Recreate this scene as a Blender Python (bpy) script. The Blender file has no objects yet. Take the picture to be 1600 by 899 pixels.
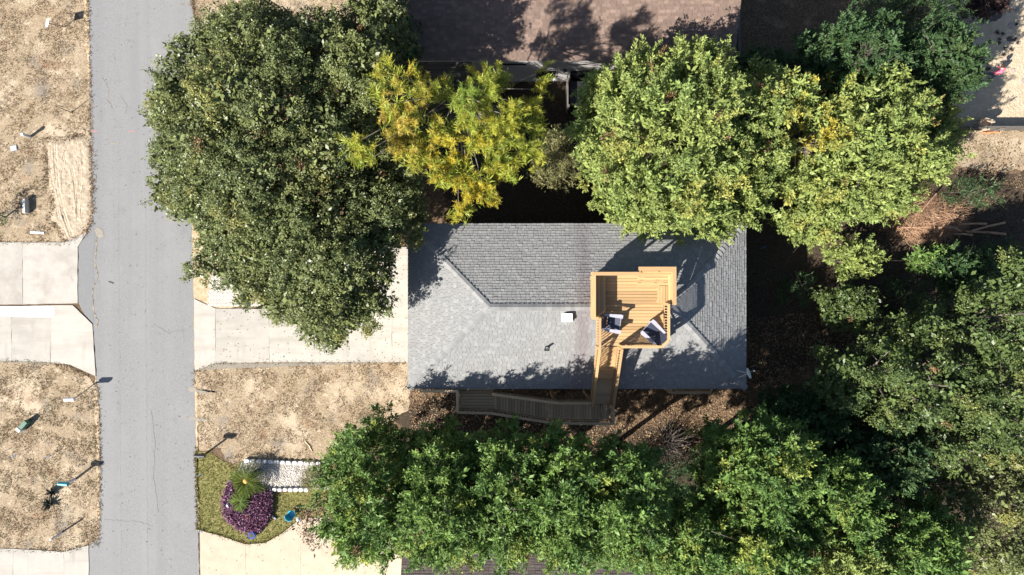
import bpy, bmesh, math, random
import numpy as np
from mathutils import Vector, Matrix
random.seed(7)
RNG = np.random.default_rng(11)
R = math.radians
scene = bpy.context.scene
COL = scene.collection

# ------------------------------------------------------------------ camera, sky, sun, exposure
H = 36.0
KG = 54.0/1600
def K(h): return KG*(H-h)/H
def W(px, py, h=0.0):
    k = K(h)
    return Vector(((px-800)*k, (449.5-py)*k, h))
cam_d = bpy.data.cameras.new('camera'); cam = bpy.data.objects.new('camera', cam_d); COL.objects.link(cam)
cam.location = (0, 0, H); cam_d.lens = 24; cam_d.sensor_width = 36; cam_d.clip_end = 2000
scene.camera = cam
SUN_EL, SUN_AZ = R(36.5), R(36)          # light travels towards (cos AZ, sin AZ)
world = bpy.data.worlds.new('World'); scene.world = world; world.use_nodes = True
wn = world.node_tree.nodes; wl = world.node_tree.links
sky = wn.new('ShaderNodeTexSky'); sky.sky_type = 'NISHITA'; sky.sun_disc = False
sky.sun_elevation = SUN_EL
sdir = Vector((-math.cos(SUN_EL)*math.cos(SUN_AZ), -math.cos(SUN_EL)*math.sin(SUN_AZ), math.sin(SUN_EL)))
sky.sun_rotation = math.atan2(sdir.x, sdir.y) % (2*math.pi)
wl.new(sky.outputs[0], wn['Background'].inputs[0]); wn['Background'].inputs[1].default_value = 0.062; sky.ozone_density = 2.2
sl = bpy.data.lights.new('sun', 'SUN'); sun = bpy.data.objects.new('sun', sl); COL.objects.link(sun)
sl.energy = 5.0; sl.angle = R(0.5); sl.color = (1.0, 0.955, 0.88)
sun.rotation_euler = (-sdir).to_track_quat('-Z', 'Y').to_euler(); sun.location = (0, 0, 60)
vs = scene.view_settings
vs.view_transform = 'Standard'; vs.look = 'None'; vs.exposure = 1.45; vs.gamma = 1.0

# ------------------------------------------------------------------ materials
def nmat(name, stops, scale=5, detail=6, rough=.8, bump=None, rnd=None, rv=.2, stretch=(1, 1, 1),
         coord='pos', layers=(), spec=.3, metal=0.0, streaks=()):
    m = bpy.data.materials.new(name); m.use_nodes = True
    nt = m.node_tree; n = nt.nodes; l = nt.links
    bs = n['Principled BSDF']; bs.inputs['Roughness'].default_value = rough
    bs.inputs['Specular IOR Level'].default_value = spec; bs.inputs['Metallic'].default_value = metal
    if coord == 'pos':
        src = n.new('ShaderNodeNewGeometry').outputs['Position']
    else:
        src = n.new('ShaderNodeTexCoord').outputs['Object']
    if rnd == 'object':
        oi = n.new('ShaderNodeObjectInfo'); ran = oi.outputs['Random']
        ad = n.new('ShaderNodeVectorMath'); ad.operation = 'ADD'
        cm = n.new('ShaderNodeMath'); cm.operation = 'MULTIPLY'; cm.inputs[1].default_value = 37.0
        l.new(ran, cm.inputs[0]); l.new(src, ad.inputs[0]); l.new(cm.outputs[0], ad.inputs[1]); src = ad.outputs[0]
    elif rnd == 'island':
        ran = n.new('ShaderNodeNewGeometry').outputs['Random Per Island']
    mp = n.new('ShaderNodeMapping'); mp.inputs['Scale'].default_value = stretch
    l.new(src, mp.inputs['Vector'])
    def noise(sc, det=6):
        t = n.new('ShaderNodeTexNoise'); t.inputs['Scale'].default_value = sc; t.inputs['Detail'].default_value = det
        t.inputs['Roughness'].default_value = .62
        l.new(mp.outputs[0], t.inputs['Vector']); return t.outputs['Fac']
    def ramp(fac, st):
        r = n.new('ShaderNodeValToRGB'); e = r.color_ramp.elements
        while len(e) < len(st): e.new(.5)
        for q, (p, c) in zip(e, st): q.position = p; q.color = (*c, 1) if len(c) == 3 else c
        l.new(fac, r.inputs[0]); return r.outputs[0]
    c = ramp(noise(scale, detail), stops)
    for (col, sc, lo, hi) in layers:
        f = ramp(noise(sc, 5), [(lo, (0, 0, 0)), (hi, (1, 1, 1))])
        mx = n.new('ShaderNodeMix'); mx.data_type = 'RGBA'
        l.new(f, mx.inputs['Factor']); l.new(c, mx.inputs['A']); mx.inputs['B'].default_value = (*col, 1)
        c = mx.outputs['Result']
    for (col, sv, lo, hi) in streaks:
        m2 = n.new('ShaderNodeMapping'); m2.inputs['Scale'].default_value = sv; l.new(src, m2.inputs['Vector'])
        t = n.new('ShaderNodeTexNoise'); t.inputs['Scale'].default_value = 1; t.inputs['Detail'].default_value = 5; l.new(m2.outputs[0], t.inputs['Vector'])
        f = ramp(t.outputs['Fac'], [(lo, (0, 0, 0)), (hi, (.8, .8, .8))])
        mx = n.new('ShaderNodeMix'); mx.data_type = 'RGBA'; l.new(f, mx.inputs['Factor']); l.new(c, mx.inputs['A']); mx.inputs['B'].default_value = (*col, 1); c = mx.outputs['Result']
    if rnd:
        mr = n.new('ShaderNodeMapRange'); mr.inputs['To Min'].default_value = 1-rv; mr.inputs['To Max'].default_value = 1+rv
        l.new(ran, mr.inputs['Value'])
        if rnd == 'island':      # most pieces alike, a few clearly paler
            pw = n.new('ShaderNodeMath'); pw.operation = 'POWER'; pw.inputs[1].default_value = 2.6
            l.new(ran, pw.inputs[0]); l.new(pw.outputs[0], mr.inputs['Value']); mr.inputs['To Min'].default_value = 1-rv*.6; mr.inputs['To Max'].default_value = 1+rv*1.7
        hs = n.new('ShaderNodeHueSaturation'); l.new(mr.outputs[0], hs.inputs['Value']); l.new(c, hs.inputs['Color'])
        c = hs.outputs[0]
    l.new(c, bs.inputs['Base Color'])
    if bump:
        bsc, bst, bd = bump
        b = n.new('ShaderNodeBump'); b.inputs['Strength'].default_value = bst; b.inputs['Distance'].default_value = bd
        l.new(noise(bsc, 8), b.inputs['Height']); l.new(b.outputs[0], bs.inputs['Normal'])
    return m
def leaf_mat(name, rough=.45, trans=.25, spec=.4):
    m = bpy.data.materials.new(name); m.use_nodes = True
    nt = m.node_tree; n = nt.nodes; l = nt.links
    bs = n['Principled BSDF']; bs.inputs['Roughness'].default_value = rough; bs.inputs['Specular IOR Level'].default_value = spec
    a = n.new('ShaderNodeAttribute'); a.attribute_name = 'col'
    l.new(a.outputs['Color'], bs.inputs['Base Color'])
    if trans > 0:
        t = n.new('ShaderNodeBsdfTranslucent'); l.new(a.outputs['Color'], t.inputs['Color'])
        mx = n.new('ShaderNodeMixShader'); mx.inputs[0].default_value = trans
        l.new(bs.outputs[0], mx.inputs[1]); l.new(t.outputs[0], mx.inputs[2]); l.new(mx.outputs[0], n['Material Output'].inputs[0])
    return m
def flat(name, c, rough=.6, spec=.4, var=.12, sc=6, metal=0.0):
    d = tuple(x*(1-var) for x in c); e = tuple(min(1, x*(1+var)) for x in c)
    return nmat(name, [(.3, d), (.7, e)], scale=sc, rough=rough, spec=spec, coord='obj', metal=metal)

M = {}
M['litter'] = nmat('leaf litter soil', [(.3, (.05, .034, .022)), (.5, (.11, .072, .042)), (.7, (.21, .135, .078))], 9, 8, .95, (30, .6, .05),
                   layers=[((.25, .17, .105), 1.1, .55, .75), ((.06, .042, .03), 2.3, .55, .7)])
M['shade_litter'] = nmat('litter with painted shade', [(.3, (.022, .016, .011)), (.5, (.045, .032, .021)), (.7, (.085, .06, .038))], 9, 8, .95, (30, .6, .05), layers=[((.12, .08, .048), 3.3, .66, .76)])  # litter darkened so that deep shade sits in its colour
M['dry'] = nmat('dry lawn', [(.30, (.165, .120, .073)), (.45, (.25, .187, .120)), (.58, (.318, .247, .165)), (.74, (.385, .307, .214))], 11, 9, .95, (22, .8, .05),
                layers=[((.405, .325, .228), .45, .50, .64), ((.425, .34, .24), 2.6, .57, .66), ((.20, .17, .135), .7, .55, .68), ((.17, .16, .07), 1.1, .64, .74), ((.26, .165, .10), .8, .58, .72), ((.12, .09, .06), 9, .60, .72)])
M['green'] = nmat('green lawn', [(.3, (.10, .10, .028)), (.5, (.165, .155, .05)), (.7, (.24, .20, .085))], 6, 8, .95, (20, .7, .05),
                  layers=[((.28, .22, .12), 1.7, .58, .7), ((.33, .26, .18), 3.1, .66, .74)])
M['verge'] = nmat('sandy verge', [(.3, (.28, .19, .10)), (.5, (.40, .30, .19)), (.7, (.48, .39, .28))], 4, 8, .95, (20, .6, .04),
                  layers=[((.22, .145, .08), 2.5, .6, .7)])
M['sand'] = nmat('yard sand', [(.3, (.36, .285, .19)), (.5, (.42, .335, .23)), (.7, (.48, .39, .28))], 3, 8, .95, (9, .9, .08),
                 layers=[((.25, .19, .13), 6, .68, .74)])
M['rut'] = nmat('rut sand', [(.3, (.27, .21, .145)), (.5, (.36, .29, .21)), (.7, (.44, .365, .275))], 5, 9, .95, (18, .8, .05), layers=[((.22, .16, .10), 3, .6, .72)])
M['asphalt'] = nmat('aged asphalt', [(.3, (.148, .147, .147)), (.5, (.183, .181, .180)), (.7, (.218, .215, .213))], 16, 10, .9, (60, .5, .02),
                    layers=[((.212, .207, .202), .35, .5, .75), ((.155, .155, .157), .8, .6, .8), ((.25, .225, .185), 1.6, .72, .85), ((.12, .12, .122), 28, .62, .7), ((.30, .295, .29), 33, .64, .72)],
                    streaks=[((.205, .202, .199), (.9, .02, 1), .42, .75), ((.163, .162, .163), (1.4, .05, 1), .48, .8)])
M['patch'] = nmat('asphalt patch', [(.3, (.145, .145, .147)), (.7, (.19, .189, .19))], 20, 10, .9, (60, .5, .02), layers=[((.125, .125, .127), 30, .62, .7)])
M['crack'] = nmat('crack fill', [(.4, (.10, .09, .08)), (.55, (.26, .21, .15)), (.7, (.32, .27, .2))], 6, 4, .95)
M['dust'] = nmat('sand dust', [(.3, (.20, .185, .16)), (.7, (.27, .235, .185))], 9, 6, .95)
M['redpaint'] = flat('red marking paint', (.34, .16, .15))
M['conc_w'] = nmat('pale concrete', [(.3, (.32, .296, .258)), (.7, (.37, .345, .304))], 2.2, 9, .85, (40, .25, .01), rnd='object', rv=.07,
                   layers=[((.29, .27, .245), .6, .5, .75), ((.25, .228, .20), 9, .68, .82), ((.225, .20, .17), 1.7, .68, .85)], streaks=[((.27, .245, .21), (.25, 2.2, 1), .5, .72), ((.24, .22, .19), (2.0, .3, 1), .58, .75)])
M['conc_t'] = nmat('tan concrete', [(.3, (.36, .30, .222)), (.7, (.41, .345, .262))], 2, 9, .85, (40, .2, .01), rnd='object', rv=.04,
                   layers=[((.325, .265, .195), .9, .52, .75), ((.43, .37, .29), 3, .62, .8), ((.27, .22, .16), 6, .72, .82)])
M['conc_g'] = nmat('worn concrete', [(.3, (.30, .275, .24)), (.7, (.355, .33, .295))], 2.5, 9, .9, (40, .3, .01), rnd='object', rv=.05,
                   layers=[((.25, .225, .195), .8, .5, .72), ((.19, .165, .14), 7, .68, .8), ((.22, .19, .155), 1.5, .66, .8)])
M['white'] = flat('white paint', (.68, .68, .67), .5, var=.04)
M['joint'] = flat('joint soil', (.20, .175, .14), .95)
M['shingle_g'] = nmat('grey shingle', [(.3, (.182, .181, .178)), (.7, (.222, .221, .217))], 6, 8, .9, (90, .5, .01), rnd='island', rv=.085,
                      layers=[((.165, .165, .163), 14, .5, .7)], streaks=[((.145, .13, .135), (.5, .05, .05), .60, .74)])
M['cap_g'] = nmat('grey ridge cap', [(.3, (.182, .181, .178)), (.7, (.222, .221, .217))], 8, 8, .9, (90, .5, .01), rnd='object', rv=.16, coord='obj')
M['shingle_b'] = nmat('brown shingle', [(.3, (.128, .088, .070)), (.7, (.178, .126, .102))], 3, 8, .9, (90, .5, .01), rnd='island', rv=.18)
M['shingle_d'] = nmat('dark brown shingle', [(.3, (.075, .06, .054)), (.7, (.105, .085, .077))], 3, 8, .9, (90, .5, .01), rnd='island', rv=.2)
M['under'] = flat('roof underlay', (.05, .05, .05), .9)
M['wood'] = nmat('new deck wood', [(.3, (.29, .172, .075)), (.5, (.39, .248, .118)), (.7, (.45, .305, .16))], 3, 8, .6, (14, .25, .01), rnd='object', rv=.2,
                 stretch=(1.2, 9, 9), coord='obj', layers=[((.27, .155, .065), 2.4, .60, .72)])
M['wood2'] = nmat('weathered deck wood', [(.3, (.31, .22, .125)), (.5, (.42, .305, .18)), (.7, (.50, .375, .235))], 3, 8, .75, (14, .3, .01), rnd='object', rv=.2,
                  stretch=(1.2, 9, 9), coord='obj')
M['oldwood'] = nmat('grey old wood', [(.3, (.075, .066, .058)), (.7, (.145, .13, .115))], 3, 8, .85, (14, .3, .01), rnd='object', rv=.2, stretch=(1.2, 9, 9), coord='obj')
M['wall_t'] = nmat('beige siding', [(.3, (.42, .39, .34)), (.7, (.47, .44, .39))], 3, 6, .8, coord='obj')
M['wall_n'] = nmat('grey stucco', [(.3, (.27, .255, .25)), (.7, (.33, .315, .305))], 3, 8, .85, (40, .3, .01))
M['glass'] = flat('dark window glass', (.02, .022, .026), .08, .6)
M['bark'] = nmat('bark', [(.3, (.06, .05, .04)), (.6, (.16, .135, .11)), (.75, (.22, .19, .16))], 8, 8, .95, (20, .8, .05), coord='obj')
M['twig'] = nmat('dry twigs', [(.3, (.22, .12, .07)), (.6, (.38, .24, .15)), (.75, (.48, .34, .23))], 2.5, 6, .9, rnd='island', rv=.35)
M['twig_g'] = nmat('grey dead twigs', [(.3, (.10, .08, .07)), (.7, (.20, .17, .15))], 2.5, 6, .9, rnd='island', rv=.3)
M['cutwood'] = flat('fresh cut wood', (.60, .47, .32), .8)
M['leaf_l'] = leaf_mat('laurel leaf', .5, .28, .22)
M['leaf_o'] = leaf_mat('oak leaf', .38, .2, .24)
M['leaf_p'] = leaf_mat('needle', .5, .3, .3)
M['leaf_s'] = leaf_mat('cycad leaf', .7, .12, .06)
M['leaf_d'] = leaf_mat('dry leaf', .9, .1, .1)
M['gravel'] = nmat('white gravel', [(.3, (.34, .31, .28)), (.7, (.52, .49, .45))], 3, 3, .85, rnd='island', rv=.3)
M['gravel_bed'] = nmat('gravel bed', [(.3, (.28, .245, .205)), (.5, (.40, .36, .315)), (.7, (.48, .445, .40))], 14, 6, .9, (22, .8, .05))
M['stonew'] = nmat('white edging stone', [(.3, (.48, .47, .455)), (.7, (.60, .59, .575))], 5, 6, .8, (20, .3, .02), rnd='object', rv=.08, coord='obj')
M['stoned'] = nmat('dull edging stone', [(.3, (.26, .25, .26)), (.7, (.45, .43, .43))], 5, 6, .85, (20, .4, .02), rnd='object', rv=.15, coord='obj')
M['lattice'] = nmat('lattice paver', [(.3, (.44, .40, .36)), (.7, (.58, .54, .49))], 5, 6, .9)
M['chair'] = flat('grey plastic', (.33, .32, .36), .5)
M['chair_shade'] = flat('chair plastic with painted shade', (.045, .05, .075), .5)  # the grey chair plastic darkened to hold the shade on seat and back
M['metal'] = flat('grey metal', (.42, .44, .46), .45, .5)
M['black'] = flat('black plastic', (.02, .02, .022), .4)
M['blackm'] = flat('black mailbox metal', (.03, .03, .035), .35)
M['greenbox'] = flat('green utility paint', (.045, .11, .075), .5)
M['pale'] = flat('pale plastic', (.66, .68, .64), .5)
M['cream'] = flat('cream white metal', (.72, .68, .70), .4)
M['teal'] = flat('teal paint', (.03, .27, .36), .4)
M['lav'] = flat('pale blue post paint', (.45, .48, .60), .6)
M['blueflag'] = flat('blue flag', (.08, .25, .62), .5)
M['cyan'] = flat('cyan plastic', (.03, .36, .56), .35)
M['bluepot'] = flat('blue glazed pot', (.03, .09, .36), .2, .6)
M['terra'] = flat('terracotta', (.62, .22, .08), .8)
M['cone'] = nmat('orange cone', [(.3, (.5, .22, .05)), (.7, (.68, .40, .13))], 14, 6, .9, (20, .8, .04), coord='obj')
M['steel'] = flat('rusty steel', (.16, .11, .08), .7)
M['slate'] = flat('grey cover', (.22, .22, .25), .7)
M['conc_b'] = flat('concrete block', (.5, .48, .43), .85)
M['pink'] = flat('pink jacket cloth', (.75, .14, .24), .8, .2)
M['jeans'] = flat('grey blue cloth', (.10, .12, .17), .9, .2)
M['skin'] = flat('skin', (.50, .31, .22), .55)
M['hair'] = flat('dark hair', (.025, .016, .012), .5)
M['shoe'] = flat('dark shoe', (.03, .03, .035), .6)
M['paver'] = nmat('round stepping stone', [(.3, (.24, .19, .17)), (.7, (.34, .27, .24))], 6, 6, .9, rnd='object', rv=.15, coord='obj')
M['mulch'] = nmat('dark wet soil', [(.3, (.05, .04, .035)), (.7, (.10, .08, .07))], 8, 6, .9)
M['tan'] = flat('tan wicker', (.42, .33, .24), .8)

# ------------------------------------------------------------------ helpers
ORG = {}
def props(o, label=None, cat=None, group=None, kind=None):
    if label: o['label'] = label
    if cat: o['category'] = cat
    if group: o['group'] = group
    if kind: o['kind'] = kind
    return o
def thing(name, label, cat, loc=(0, 0, 0), rz=0.0, group=None):
    o = bpy.data.objects.new(name, None); COL.objects.link(o); o.empty_display_size = .2
    o.location = loc; o.rotation_euler = (0, 0, rz)
    ORG[o.name] = Vector(loc) if rz == 0 else Vector((0, 0, 0))
    return props(o, label, cat, group)
def link(name, me, mat, parent=None):
    o = bpy.data.objects.new(name, me); COL.objects.link(o)
    if mat is not None and not me.materials: me.materials.append(mat)
    if parent is not None:
        o.parent = parent; ORG[o.name] = ORG[parent.name]
    else: ORG[o.name] = Vector((0, 0, 0))
    return o
class MB:
    def __init__(s): s.v = []; s.f = []
    def add(s, vs, fs):
        b = len(s.v); s.v += [tuple(x) for x in vs]; s.f += [tuple(b+i for i in f) for f in fs]; return s
    def box(s, c, d, rz=0.0, m=None):
        x, y, z = d[0]/2, d[1]/2, d[2]/2
        vs = [Vector((sx*x, sy*y, sz*z)) for sz in (-1, 1) for sy in (-1, 1) for sx in (-1, 1)]
        mm = m if m is not None else Matrix.Rotation(rz, 3, 'Z')
        return s.add([mm@q+Vector(c) for q in vs], [(0, 2, 3, 1), (4, 5, 7, 6), (0, 1, 5, 4), (2, 6, 7, 3), (0, 4, 6, 2), (1, 3, 7, 5)])
    def beam(s, p, q, w, t, up=(0, 0, 1)):
        p = Vector(p); q = Vector(q); d = (q-p); L = d.length; d = d/L; up = Vector(up)
        sd = d.cross(up)
        if sd.length < 1e-4: sd = d.cross(Vector((0, 1, 0)))
        sd.normalize(); u = sd.cross(d)
        m = Matrix((d, sd, u)).transposed()
        return s.box((p+q)/2, (L, w, t), m=m)
    def tube(s, pts, rad, n=8, cap=True):
        pts = [Vector(p) for p in pts]; b = len(s.v)
        for i, p in enumerate(pts):
            d = (pts[min(i+1, len(pts)-1)]-pts[max(i-1, 0)]).normalized()
            a = d.cross(Vector((0, 0, 1)))
            if a.length < .05: a = d.cross(Vector((1, 0, 0)))
            a.normalize(); c = d.cross(a)
            for k in range(n):
                t = 2*math.pi*k/n
                s.v.append(tuple(p+(a*math.cos(t)+c*math.sin(t))*rad[i]))
        for i in range(len(pts)-1):
            for k in range(n):
                s.f.append((b+i*n+k, b+i*n+(k+1) % n, b+(i+1)*n+(k+1) % n, b+(i+1)*n+k))
        if cap:
            s.f.append(tuple(b+k for k in range(n))[::-1]); e = b+(len(pts)-1)*n; s.f.append(tuple(e+k for k in range(n)))
        return s
    def lathe(s, c, prof, n=16):
        b = len(s.v); c = Vector(c)
        for (r, z) in prof:
            for k in range(n):
                t = 2*math.pi*k/n; s.v.append((c.x+r*math.cos(t), c.y+r*math.sin(t), c.z+z))
        for i in range(len(prof)-1):
            for k in range(n): s.f.append((b+i*n+k, b+i*n+(k+1) % n, b+(i+1)*n+(k+1) % n, b+(i+1)*n+k))
        s.f.append(tuple(b+k for k in range(n))[::-1]); e = b+(len(prof)-1)*n; s.f.append(tuple(e+k for k in range(n)))
        return s
    def prism(s, poly, z0, z1):
        n = len(poly); vs = [(p[0], p[1], z0) for p in poly]+[(p[0], p[1], z1) for p in poly]
        fs = [tuple(range(n))[::-1], tuple(range(n, 2*n))]+[(i, (i+1) % n, n+(i+1) % n, n+i) for i in range(n)]
        return s.add(vs, fs)
    def mesh(s, name, org=(0, 0, 0), smooth=False, bevel=0):
        me = bpy.data.meshes.new(name); o = Vector(org)
        me.from_pydata([tuple(Vector(v)-o) for v in s.v], [], s.f)
        bm = bmesh.new(); bm.from_mesh(me)
        bmesh.ops.recalc_face_normals(bm, faces=bm.faces)
        if bevel: bmesh.ops.bevel(bm, geom=list(bm.edges), offset=bevel, segments=1, affect='EDGES')
        bm.to_mesh(me); bm.free()
        if smooth: me.polygons.foreach_set('use_smooth', [True]*len(me.polygons))
        me.update(); return me
    def build(s, name, mat, parent=None, smooth=False, bevel=0):
        return link(name, s.mesh(name, ORG[parent.name] if parent else (0, 0, 0), smooth, bevel), mat, parent)
UNIT = {}
def unit_box(mat):
    if mat.name not in UNIT:
        me = MB().box((0, 0, 0), (1, 1, 1)).mesh('box'); me.materials.append(mat); UNIT[mat.name] = me
    return UNIT[mat.name]
def pbox(name, mat, parent, c, d, rz=0.0, m3=None):
    """a box-shaped part sharing mesh data; c in world (or root-local when the root is rotated)"""
    o = bpy.data.objects.new(name, unit_box(mat)); COL.objects.link(o); o.parent = parent; ORG[o.name] = ORG[parent.name]
    r = m3 if m3 is not None else Matrix.Rotation(rz, 3, 'Z')
    o.matrix_local = Matrix.Translation(Vector(c)-ORG[parent.name])@r.to_4x4()@Matrix.Diagonal((*d, 1))
    return o
def pbeam(name, mat, parent, p, q, w, t, up=(0, 0, 1)):
    p = Vector(p); q = Vector(q); d = q-p; L = d.length; d = d/L
    sd = d.cross(Vector(up))
    if sd.length < 1e-4: sd = d.cross(Vector((0, 1, 0)))
    sd.normalize(); u = sd.cross(d)
    return pbox(name, mat, parent, (p+q)/2, (L, w, t), m3=Matrix((d, sd, u)).transposed())

def ragged(pts, step=.25, amp=.05, closed=True, seed=0):
    rg = random.Random(seed); out = []
    n = len(pts)
    for i in range(n if closed else n-1):
        a = Vector(pts[i][:2]); b = Vector(pts[(i+1) % n][:2]); L = (b-a).length; m = max(1, int(L/step))
        nn = Vector((-(b-a).y, (b-a).x))/max(L, 1e-6)
        for k in range(m):
            j = 0 if k == 0 else rg.uniform(-amp, amp)
            out.append(a.lerp(b, k/m)+nn*j)
    return out
def sheet(name, pxpts, z, mat, amp=.05, step=.25, seed=1, kind='structure', parent=None, smooth_amp=None):
    pts = ragged([W(*p) for p in pxpts], step, amp, seed=seed)
    mb = MB(); mb.add([(p.x, p.y, z) for p in pts], [tuple(range(len(pts)))])
    o = mb.build(name, mat, parent)
    if parent is None: o['kind'] = kind
    if o.data.polygons[0].normal.z < 0: o.data.flip_normals()
    return o
def slab(name, pxpts, z, mat, parent, amp=.012, seed=1, inset=.004, t=.12):
    w = [W(*p) for p in pxpts]; c = sum(w, Vector())/len(w)
    w = [p+(c-p).normalized()*inset*1.4 for p in w]
    pts = ragged(w, .3, amp, seed=seed)
    return MB().prism([(p.x, p.y) for p in pts], z-t, z).build(name, mat, parent)
def structure(name):
    o = bpy.data.objects.new(name, None); COL.objects.link(o); o['kind'] = 'structure'; ORG[o.name] = Vector((0, 0, 0)); return o
def inside(P, poly):
    x, y = P[:, 0], P[:, 1]; r = np.zeros(len(P), bool); n = len(poly)
    for i in range(n):
        (x1, y1), (x2, y2) = poly[i][:2], poly[(i+1) % n][:2]
        if y1 == y2: continue
        c = ((y1 > y) != (y2 > y)) & (x < (x2-x1)*(y-y1)/(y2-y1)+x1); r ^= c
    return r
def wpoly(px): return [tuple(W(*p)[:2]) for p in px]
def scatter(poly, n, rng):
    a = np.array(poly); lo = a.min(0); hi = a.max(0)
    P = rng.uniform(lo, hi, (n, 2)); return P[inside(P, poly)]

# leaves: n rhombic folded blades with a colour of their own
def norm(a): return a/np.maximum(np.linalg.norm(a, axis=1, keepdims=True), 1e-9)
def leaf_mesh(name, P, D, N, L, Wd, C, fold=.18):
    S = norm(np.cross(D, N)); U = np.cross(S, D); L = L[:, None]; Wd = Wd[:, None]
    n = len(P); V = np.empty((n, 4, 3), np.float32)
    V[:, 0] = P; V[:, 1] = P+D*L*.5+S*Wd*.5+U*Wd*fold; V[:, 2] = P+D*L; V[:, 3] = P+D*L*.5-S*Wd*.5+U*Wd*fold
    me = bpy.data.meshes.new(name)
    me.vertices.add(4*n); me.vertices.foreach_set('co', V.ravel())
    me.loops.add(4*n); me.loops.foreach_set('vertex_index', np.arange(4*n, dtype=np.int32))
    me.polygons.add(n); me.polygons.foreach_set('loop_start', np.arange(0, 4*n, 4, dtype=np.int32))
    at = me.color_attributes.new('col', 'FLOAT_COLOR', 'POINT')
    cc = np.ones((n, 4, 4), np.float32); cc[:, :, :3] = C[:, None, :]; at.data.foreach_set('color', cc.ravel())
    me.update(calc_edges=True); me.validate(); return me
class Wave:
    def __init__(s, rng, wl, n=14):
        s.k = norm(rng.normal(size=(n, 3)))*(2*math.pi/wl)*rng.uniform(.6, 1.6, (n, 1)); s.p = rng.uniform(0, 6.28, n)
    def __call__(s, P): return np.sin(P@s.k.T+s.p).mean(1)*2.4
def rand_dirs(n, rng): return norm(rng.normal(size=(n, 3)))
KINDS = {   # leaves per cluster, leaf length, width, cluster spread, area per cluster, material
    'laurel': dict(n=12, L=(.097, .17), W=(.043, .064), area=.044, mat='leaf_l', grp=(7, .62, .17)),
    'oak': dict(n=12, L=(.066, .11), W=(.043, .062), area=.033, mat='leaf_o', grp=(7, .34, .22)),
    'pine': dict(n=34, L=(.11, .20), W=(.013, .02), area=.06, mat='leaf_p', grp=(5, .40, .12)),
    'fine': dict(n=14, L=(.08, .15), W=(.018, .032), area=.04, mat='leaf_p', grp=(6, .4, .18)),
    'dry': dict(n=7, L=(.07, .13), W=(.03, .055), area=.05, mat='leaf_d', grp=(4, .3, .2)),
}
def cluster_leaves(C, A, kind, colC, rng, size=1.0):
    """C cluster origins, A axes, colC colour per cluster"""
    kd = KINDS[kind]; n = kd['n']; m = len(C)
    P0 = np.repeat(C, n, 0); A0 = np.repeat(A, n, 0); col = np.repeat(colC, n, 0); N = m*n
    L = rng.uniform(*kd['L'], N)*size; Wd = rng.uniform(*kd['W'], N)*size
    rd = rand_dirs(N, rng); perp = norm(rd-A0*(rd*A0).sum(1, keepdims=True))
    if kind == 'laurel':
        th = rng.uniform(.35, 1.25, N)[:, None]; D = A0*np.cos(th)+perp*np.sin(th)
        P = P0+A0*rng.uniform(-.16, .16, N)[:, None]*size+perp*.02
        Nn = norm(A0*.8+.5*rand_dirs(N, rng)+np.array([-.2, -.15, .45]))
    elif kind == 'oak':
        D = norm(perp+.45*A0+.5*rand_dirs(N, rng)); P = P0+rand_dirs(N, rng)*rng.uniform(.02, .2, N)[:, None]*size
        Nn = norm(.6*A0+.75*rand_dirs(N, rng)+np.array([-.2, -.15, .5]))
    elif kind == 'pine':
        th = rng.uniform(.4, 1.3, N)[:, None]; D = A0*np.cos(th)+perp*np.sin(th)
        P = P0+A0*rng.uniform(-.3, .12, N)[:, None]*size; Nn = norm(A0+.6*rand_dirs(N, rng)+np.array([-.2, -.15, .4]))
    else:
        D = norm(perp*.7+.8*A0+.5*rand_dirs(N, rng)); P = P0+rand_dirs(N, rng)*rng.uniform(.0, .2, N)[:, None]*size
        Nn = rand_dirs(N, rng)
    col = col*rng.uniform(.75, 1.25, (N, 1)); vs_ = np.repeat(rng.uniform(.7, 1.3, m), n); L = L*vs_; Wd = Wd*vs_
    return P, D, Nn, L, Wd, np.clip(col, 0, 1)
PAL = {     # base, alternate, third (patches)
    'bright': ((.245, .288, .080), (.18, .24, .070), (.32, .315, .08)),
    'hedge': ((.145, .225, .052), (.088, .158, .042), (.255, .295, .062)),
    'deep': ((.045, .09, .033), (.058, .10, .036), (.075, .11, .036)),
    'oak': ((.148, .166, .058), (.105, .130, .048), (.20, .195, .058)),
    'oak2': ((.095, .128, .038), (.066, .10, .032), (.145, .165, .046)),
    'pine': ((.37, .36, .045), (.20, .27, .042), (.52, .43, .055)),
    'olive': ((.19, .19, .08), (.23, .21, .09), (.15, .16, .065)),
    'dry': ((.26, .18, .12), (.19, .13, .09), (.33, .25, .17)),
    'purple': ((.12, .045, .09), (.19, .085, .14), (.075, .03, .06)),
    'reddark': ((.04, .022, .02), (.06, .035, .03), (.03, .02, .02)),
}
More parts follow.
